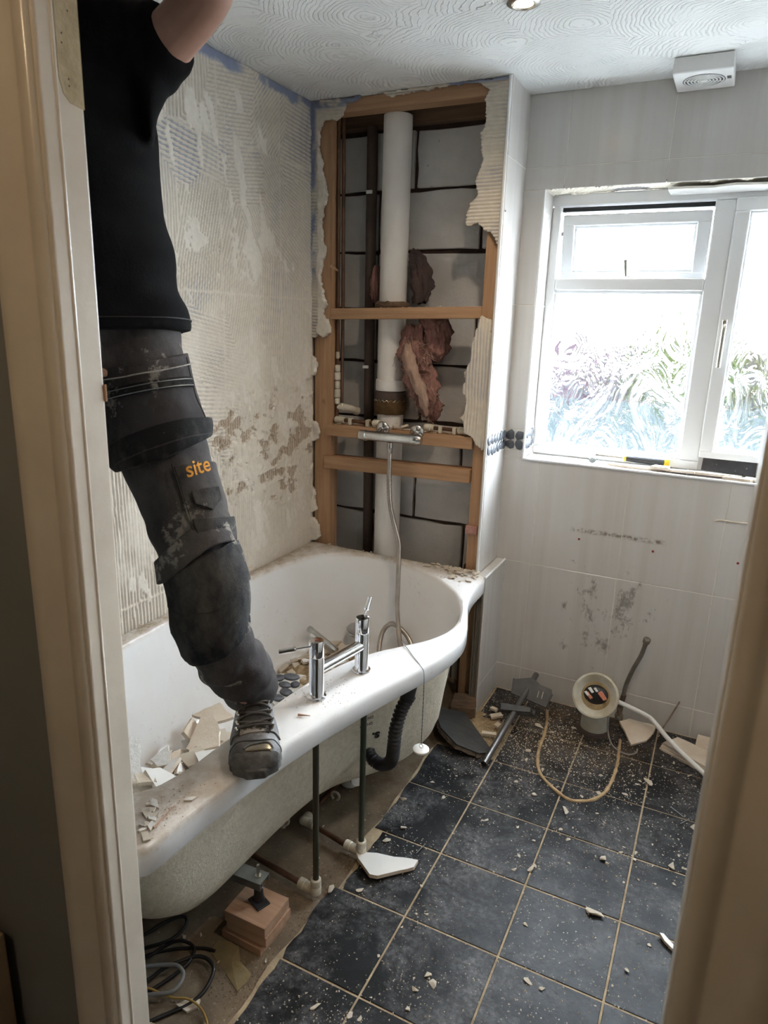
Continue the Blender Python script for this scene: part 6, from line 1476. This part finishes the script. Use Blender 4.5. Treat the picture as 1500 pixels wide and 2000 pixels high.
# the pieces of the near heap that can be told apart
def wp(pts, th, z, lab, glazed=False, tilt=(0,0), seed=1, **kw): return world_piece('tile_shard', pts, th, z, lab, glazed=glazed, tilt=tilt, seed=seed, **kw)
wp([(.215,-1.00),(.246,-.985),(.335,-1.055),(.380,-1.115),(.305,-1.155),(.275,-1.150)], .010, .318, 'tall pale tile piece standing high in the near bath heap', tilt=(.25,-.16), seed=101)
wp([(.350,-1.195),(.445,-1.125),(.50,-1.17),(.445,-1.225),(.40,-1.23)], .010, .345, 'white glazed tile piece on top of the near heap below the boot', True, tilt=(.12,-.10), seed=102)
wp([(.150,-.985),(.195,-.895),(.30,-.95),(.265,-.99)], .009, .300, 'narrow cream tile strip behind the trouser cuff in the bath', tilt=(.1,-.1), seed=103)
wp([(.300,-1.262),(.322,-1.247),(.365,-1.271),(.345,-1.340),(.31,-1.335)], .009, .290, 'white glazed tile piece low at the left of the near heap', True, tilt=(.05,0), seed=104)
wp([(.345,-1.190),(.390,-1.160),(.395,-1.245),(.353,-1.268)], .009, .292, 'white glazed tile piece low at the bath edge below the boot', True, tilt=(0,.05), seed=105)
wp([(.255,-1.205),(.270,-1.165),(.312,-1.222),(.285,-1.235)], .014, .300, 'chunky cream tile end sticking out of the near heap', tilt=(.1,.1), seed=106)
wp([(.240,-1.26),(.252,-1.195),(.318,-1.255),(.285,-1.275)], .008, .325, 'ragged white plaster sheet lying over the near heap', tilt=(.2,-.1), seed=107, mat_top=M['paper'])
m_ = frame((.345,-1.232,.300), (.70,-.70,.1), (.62,.45,.62))
o = flat_piece('tile_shard', [(-.055,-.030),(.050,-.040),(.020,.050),(-.020,.045)], .010, m_, True, seed=108, jag=.002); tag(o, 'white triangular tile piece standing upright in the near heap', 'tile shard')
m_ = frame((.215,-1.062,.295), (.62,-.74,.2), (.7,.3,.62))
o = flat_piece('tile_shard', [(-.045,-.025),(.040,-.028),(.045,.022),(-.030,.030)], .012, m_, False, seed=109, jag=.002); tag(o, 'cream tile edge leaning on the bath side at the back of the near heap', 'tile shard')
for k, (pts, z, lab) in enumerate((([(.25,-1.345),(.30,-1.31),(.345,-1.30),(.372,-1.345),(.33,-1.372),(.28,-1.365)], .315, 'curled plaster sheet on the left end of the near heap'),([(.27,-1.35),(.32,-1.325),(.35,-1.345),(.31,-1.375)], .336, 'broken adhesive slab on top of the curled plaster sheet'),([(.285,-1.385),(.31,-1.365),(.375,-1.372),(.365,-1.400)], .305, 'pale trim strip poking out under the curled plaster sheet'))):
    wp(pts, .012, z, lab, tilt=(.12-.1*k,-.08+.1*k), seed=120+k, mat_top=M['chunk'], mat_side=M['chunk'])
mp = [(.150,-1.250),(.172,-1.232),(.250,-1.305),(.305,-1.330),(.262,-1.352),(.215,-1.325)]
ms_ = world_piece('mesh_backing', mp, .003, .335, 'white mesh backing sheet from a mosaic curling up the left of the heap', 'backing sheet', False, tilt=(.1,.45), seed=130, mat_top=M['paper'], mat_side=M['paper'])
wp([(.36,-.985),(.40,-.96),(.45,-1.0),(.42,-1.05)], .012, .302, 'cream tile piece tucked behind the boot', seed=131, tilt=(.1,.1))
wp([(.38,-1.10),(.43,-1.05),(.50,-1.10),(.45,-1.15)], .010, .330, 'tan backed tile piece beside the boot in the heap', seed=132, tilt=(.3,.0))
# filler so that the heap has body: crumbled adhesive, nobody could count it
def heap(name, cx, cy, rx, ry, h, mat, label, seed):
    mb = MB(); G = 34
    for i in range(G):
        for j in range(G):
            u, v = i/(G-1)*2-1, j/(G-1)*2-1; r2 = u*u+v*v; e = max(0, 1-r2)
            mb.v.append((cx+rx*u, cy+ry*v, BF-.006+h*e**.8*(.75+.6*noise.noise(Vector((u*5, v*5, seed))))+.010*e*noise.noise(Vector((u*16, v*16, seed)))))
    for i in range(G-1):
        for j in range(G-1): mb.f.append((i*G+j, (i+1)*G+j, (i+1)*G+j+1, i*G+j+1))
    o = obj(name, mb, mat); tag(o, label, 'rubble', kind='stuff'); return o
heap('fine_rubble', .335, -1.21, .18, .26, .115, M['dust'], 'crumbled plaster under the tile pieces at the near bath end', 2)
heap('fine_rubble', .29, -.38, .15, .27, .055, M['sandy'], 'crumbled brown adhesive under the tile pieces behind the tap', 5)
pz = empty('pebble_mosaic', (.30, -.655, .27)); tag(pz, 'broken piece of dark pebble mosaic lying in the bath beside the boot', 'mosaic piece')
mz = Matrix.Translation((.300,-.655,.262)) @ Matrix.Rotation(math.radians(12), 4, 'X') @ Matrix.Rotation(math.radians(16), 4, 'Y')
obj('backing', MB().prism([(-.075,-.01),(-.065,.06),(.0,.10),(.055,.0),(.075,-.06),(.03,-.09),(-.03,-.06)], -.006, .0, mz), M['paper'], pz)
for k, (x, y, a, b, ph) in enumerate(((-.055,.035,.022,.014,.8),(-.02,.068,.026,.015,.5),(-.050,-.005,.020,.012,-.3),(-.018,.022,.020,.013,.5),(.012,.045,.017,.013,1.2),(.005,-.005,.022,.016,.2),(.035,-.005,.016,.013,-.6),(-.005,-.045,.020,.014,.3),(.035,-.045,.022,.018,.9),(-.035,-.035,.013,.010,0))):
    m2 = mz @ Matrix.Translation((x, y, 0)) @ Matrix.Rotation(ph, 4, 'Z')
    ring = lambda s_, z: [m2 @ Vector((a*s_*math.cos(t)*(1+.12*math.sin(2*t+k)), b*s_*math.sin(t), z)) for t in [2*math.pi*q/12 for q in range(12)]]
    obj('pebble', MB().loft([ring(1.14, 0), ring(1.14, .005), ring(.95, .008)]), M['pebble'], pz, smooth=True, ang=50)

# ------------------------------------------------------------------ rubble on the bath rim
ZR = .6165
G3, L3 = 'plaster lumps on the far right corner of the bath rim', 'plaster lump in the pile on the far right corner of the rim'
for k in range(110):
    x = rg.gauss(.715, .07); y = -.012-abs(rg.gauss(.0, .05))
    if x > .835 or x < .58 or y < -.17: continue
    if x < .80 and y < -.06-(.80-x)*.0+.0 and x < .70: continue
    crumb('plaster_lump', k, x, y, ZR-.001, rg.uniform(.007, .021), L3, G3)
G4, L4 = 'plaster crumbs along the wall edge of the bath rim', 'plaster crumb on the bath ledge below the stripped wall'
for k in range(40):
    if k < 26: x, y = rg.uniform(.012, .05), rg.uniform(-1.05, -.03)
    else: x, y = rg.uniform(.05, .55), rg.uniform(-.030, -.008)
    crumb('plaster_crumb', k, x, y, ZR-.001, rg.uniform(.004, .010), L4 if k < 26 else 'plaster crumb on the bath ledge below the timber stud frame', G4 if k < 26 else 'plaster crumbs under the stud frame')
mb = MB().tube(crs([(.020,-.62,ZR+.012),(.020,-.54,ZR+.014),(.017,-.47,ZR+.012)], 4), .011, 9); o = obj('plaster_strip', mb, M['chunk']); tag(o, 'long plaster strip lying against the stripped wall on the bath ledge', 'plaster piece')
mb = MB()
for k in range(1500):
    c = rg.random()
    if c < .28: x, y = rg.gauss(.73, .06), -.01-abs(rg.gauss(0, .07))
    elif c < .5: x, y = rg.uniform(.01, .06), rg.uniform(-1.7, -.02)
    elif c < .6: x, y = rg.uniform(.05, .8), rg.uniform(-.035, -.008)
    elif c < .8: x, y = rg.gauss(.73, .04), rg.gauss(-1.16, .10)
    else: x, y = rg.gauss(.700, .025), rg.gauss(-1.68, .06)
    if y < -1.77 or y > -.006: continue
    q = np.interp(math.atan2(y-CB.y, x-CB.x), TH, RO); w_ = np.interp(math.atan2(y-CB.y, x-CB.x), TH, RI); r_ = math.hypot(x-CB.x, y-CB.y)
    if r_ > q-.015 or r_ < w_+.012 or (-1.52 < y < -1.22 and x < .83): continue
    grit(x, y, .6152, rg.choice((.0008,.0010,.0014,.0022)))
o = obj('rim_grit', mb, pm('rim grit', (.60,.52,.42), (.45,.37,.28), 60, 1)); tag(o, 'fine tan grit sprinkled on the bath rim', 'grit', kind='stuff')
G5, L5 = 'plaster flakes at the near end of the bath rim', 'thin plaster flake on the near end of the bath rim by the door lining'
for k in range(16): frag(k, rg.gauss(.698, .018), rg.gauss(-1.69, .045), ZR, rg.uniform(.006, .016), 0, 0, L5, G5, 'plaster_flake', .02)
nm = obj('wood_splinter', MB().tube([(.722,-1.715,ZR+.002),(.713,-1.648,ZR+.003)], [.0022,.0008], 6), M['ply']); tag(nm, 'thin timber splinter on the near end of the bath rim', 'splinter')
nm = obj('wood_splinter', MB().tube([(.745,-1.245,ZR+.002),(.775,-1.235,ZR+.003)], [.0035,.0008], 6), M['ply']); tag(nm, 'short timber splinter on the rim right of the boot', 'splinter')
# lumps on the timber rails
G6, L6 = 'plaster crumbs on the mixer rail', 'plaster crumb lying on the timber rail'
for k in range(60):
    x = rg.choice((rg.uniform(.08, .36), rg.uniform(.36, .56), rg.uniform(.5, .73))); crumb('plaster_crumb', k, x, rg.uniform(.006, .06), 1.151+.006*(x-.07)/.66, rg.uniform(.004, .009) if k % 7 else .014, L6+(' left of the shower mixer' if x < .27 else ' behind the shower mixer' if x < .54 else ' right of the shower mixer'), G6+(' at left' if x < .27 else ' behind the mixer' if x < .54 else ' at right'))
for k, (x, s) in enumerate(((.39,.022),(.43,.018))): 
    o = frag(k+2, x, .03, 1.166, s, .3, .3, ('pale tile fragment on the mixer rail behind the left rosette','brown backed tile fragment on the mixer rail between the rosettes')[k], None)
G7, L7 = 'plaster crumbs on the upper rail', 'plaster crumb lying on the upper timber rail'
for k in range(12): x = rg.uniform(.3, .72); crumb('plaster_crumb', k, x, rg.uniform(.012, .05), 1.6285+.018*(x-.086)/.65, rg.uniform(.004, .009), L7, G7)
# torn paper curl on the left stud, pink tape on the right stud
tagm = MB().tube(crs([(.088,.006,1.795),(.10,-.012,1.790),(.118,-.016,1.782),(.128,-.010,1.772)], 4), [.009,.009,.008,.007,.007,.006,.006,.005,.004,.004,.004,.003,.003], 8, flat=.3); o = obj('paper_curl', tagm, pm('tan paper', (.48,.32,.20), (.40,.26,.16), 20, .9), wa, smooth=True)
o = obj('tape_scrap', MB().box(.728, .776, -.001, .012, .765, .80), pm('pink tape scrap', (.50,.27,.24), (.36,.18,.15), 40, .7, 0, .4, 60), wa, bevel=.002)
# things in the hall
bxh = empty('cardboard_box', (.40, -1.93, 0)); tag(bxh, 'brown cardboard box edge standing in the hall left of the door frame', 'box')
obj('carton', MB().box(.20, .455, -1.99, -1.868, 0, .375), M['cardboard'], bxh, bevel=.004)
obj('flap', MB().prism([(0,0),(.25,0),(.245,.05),(.01,.05)], -.002, .002, frame((.203,-1.992,.378), (1,0,0), (0,-.5,.86))), M['cardboard'], bxh)
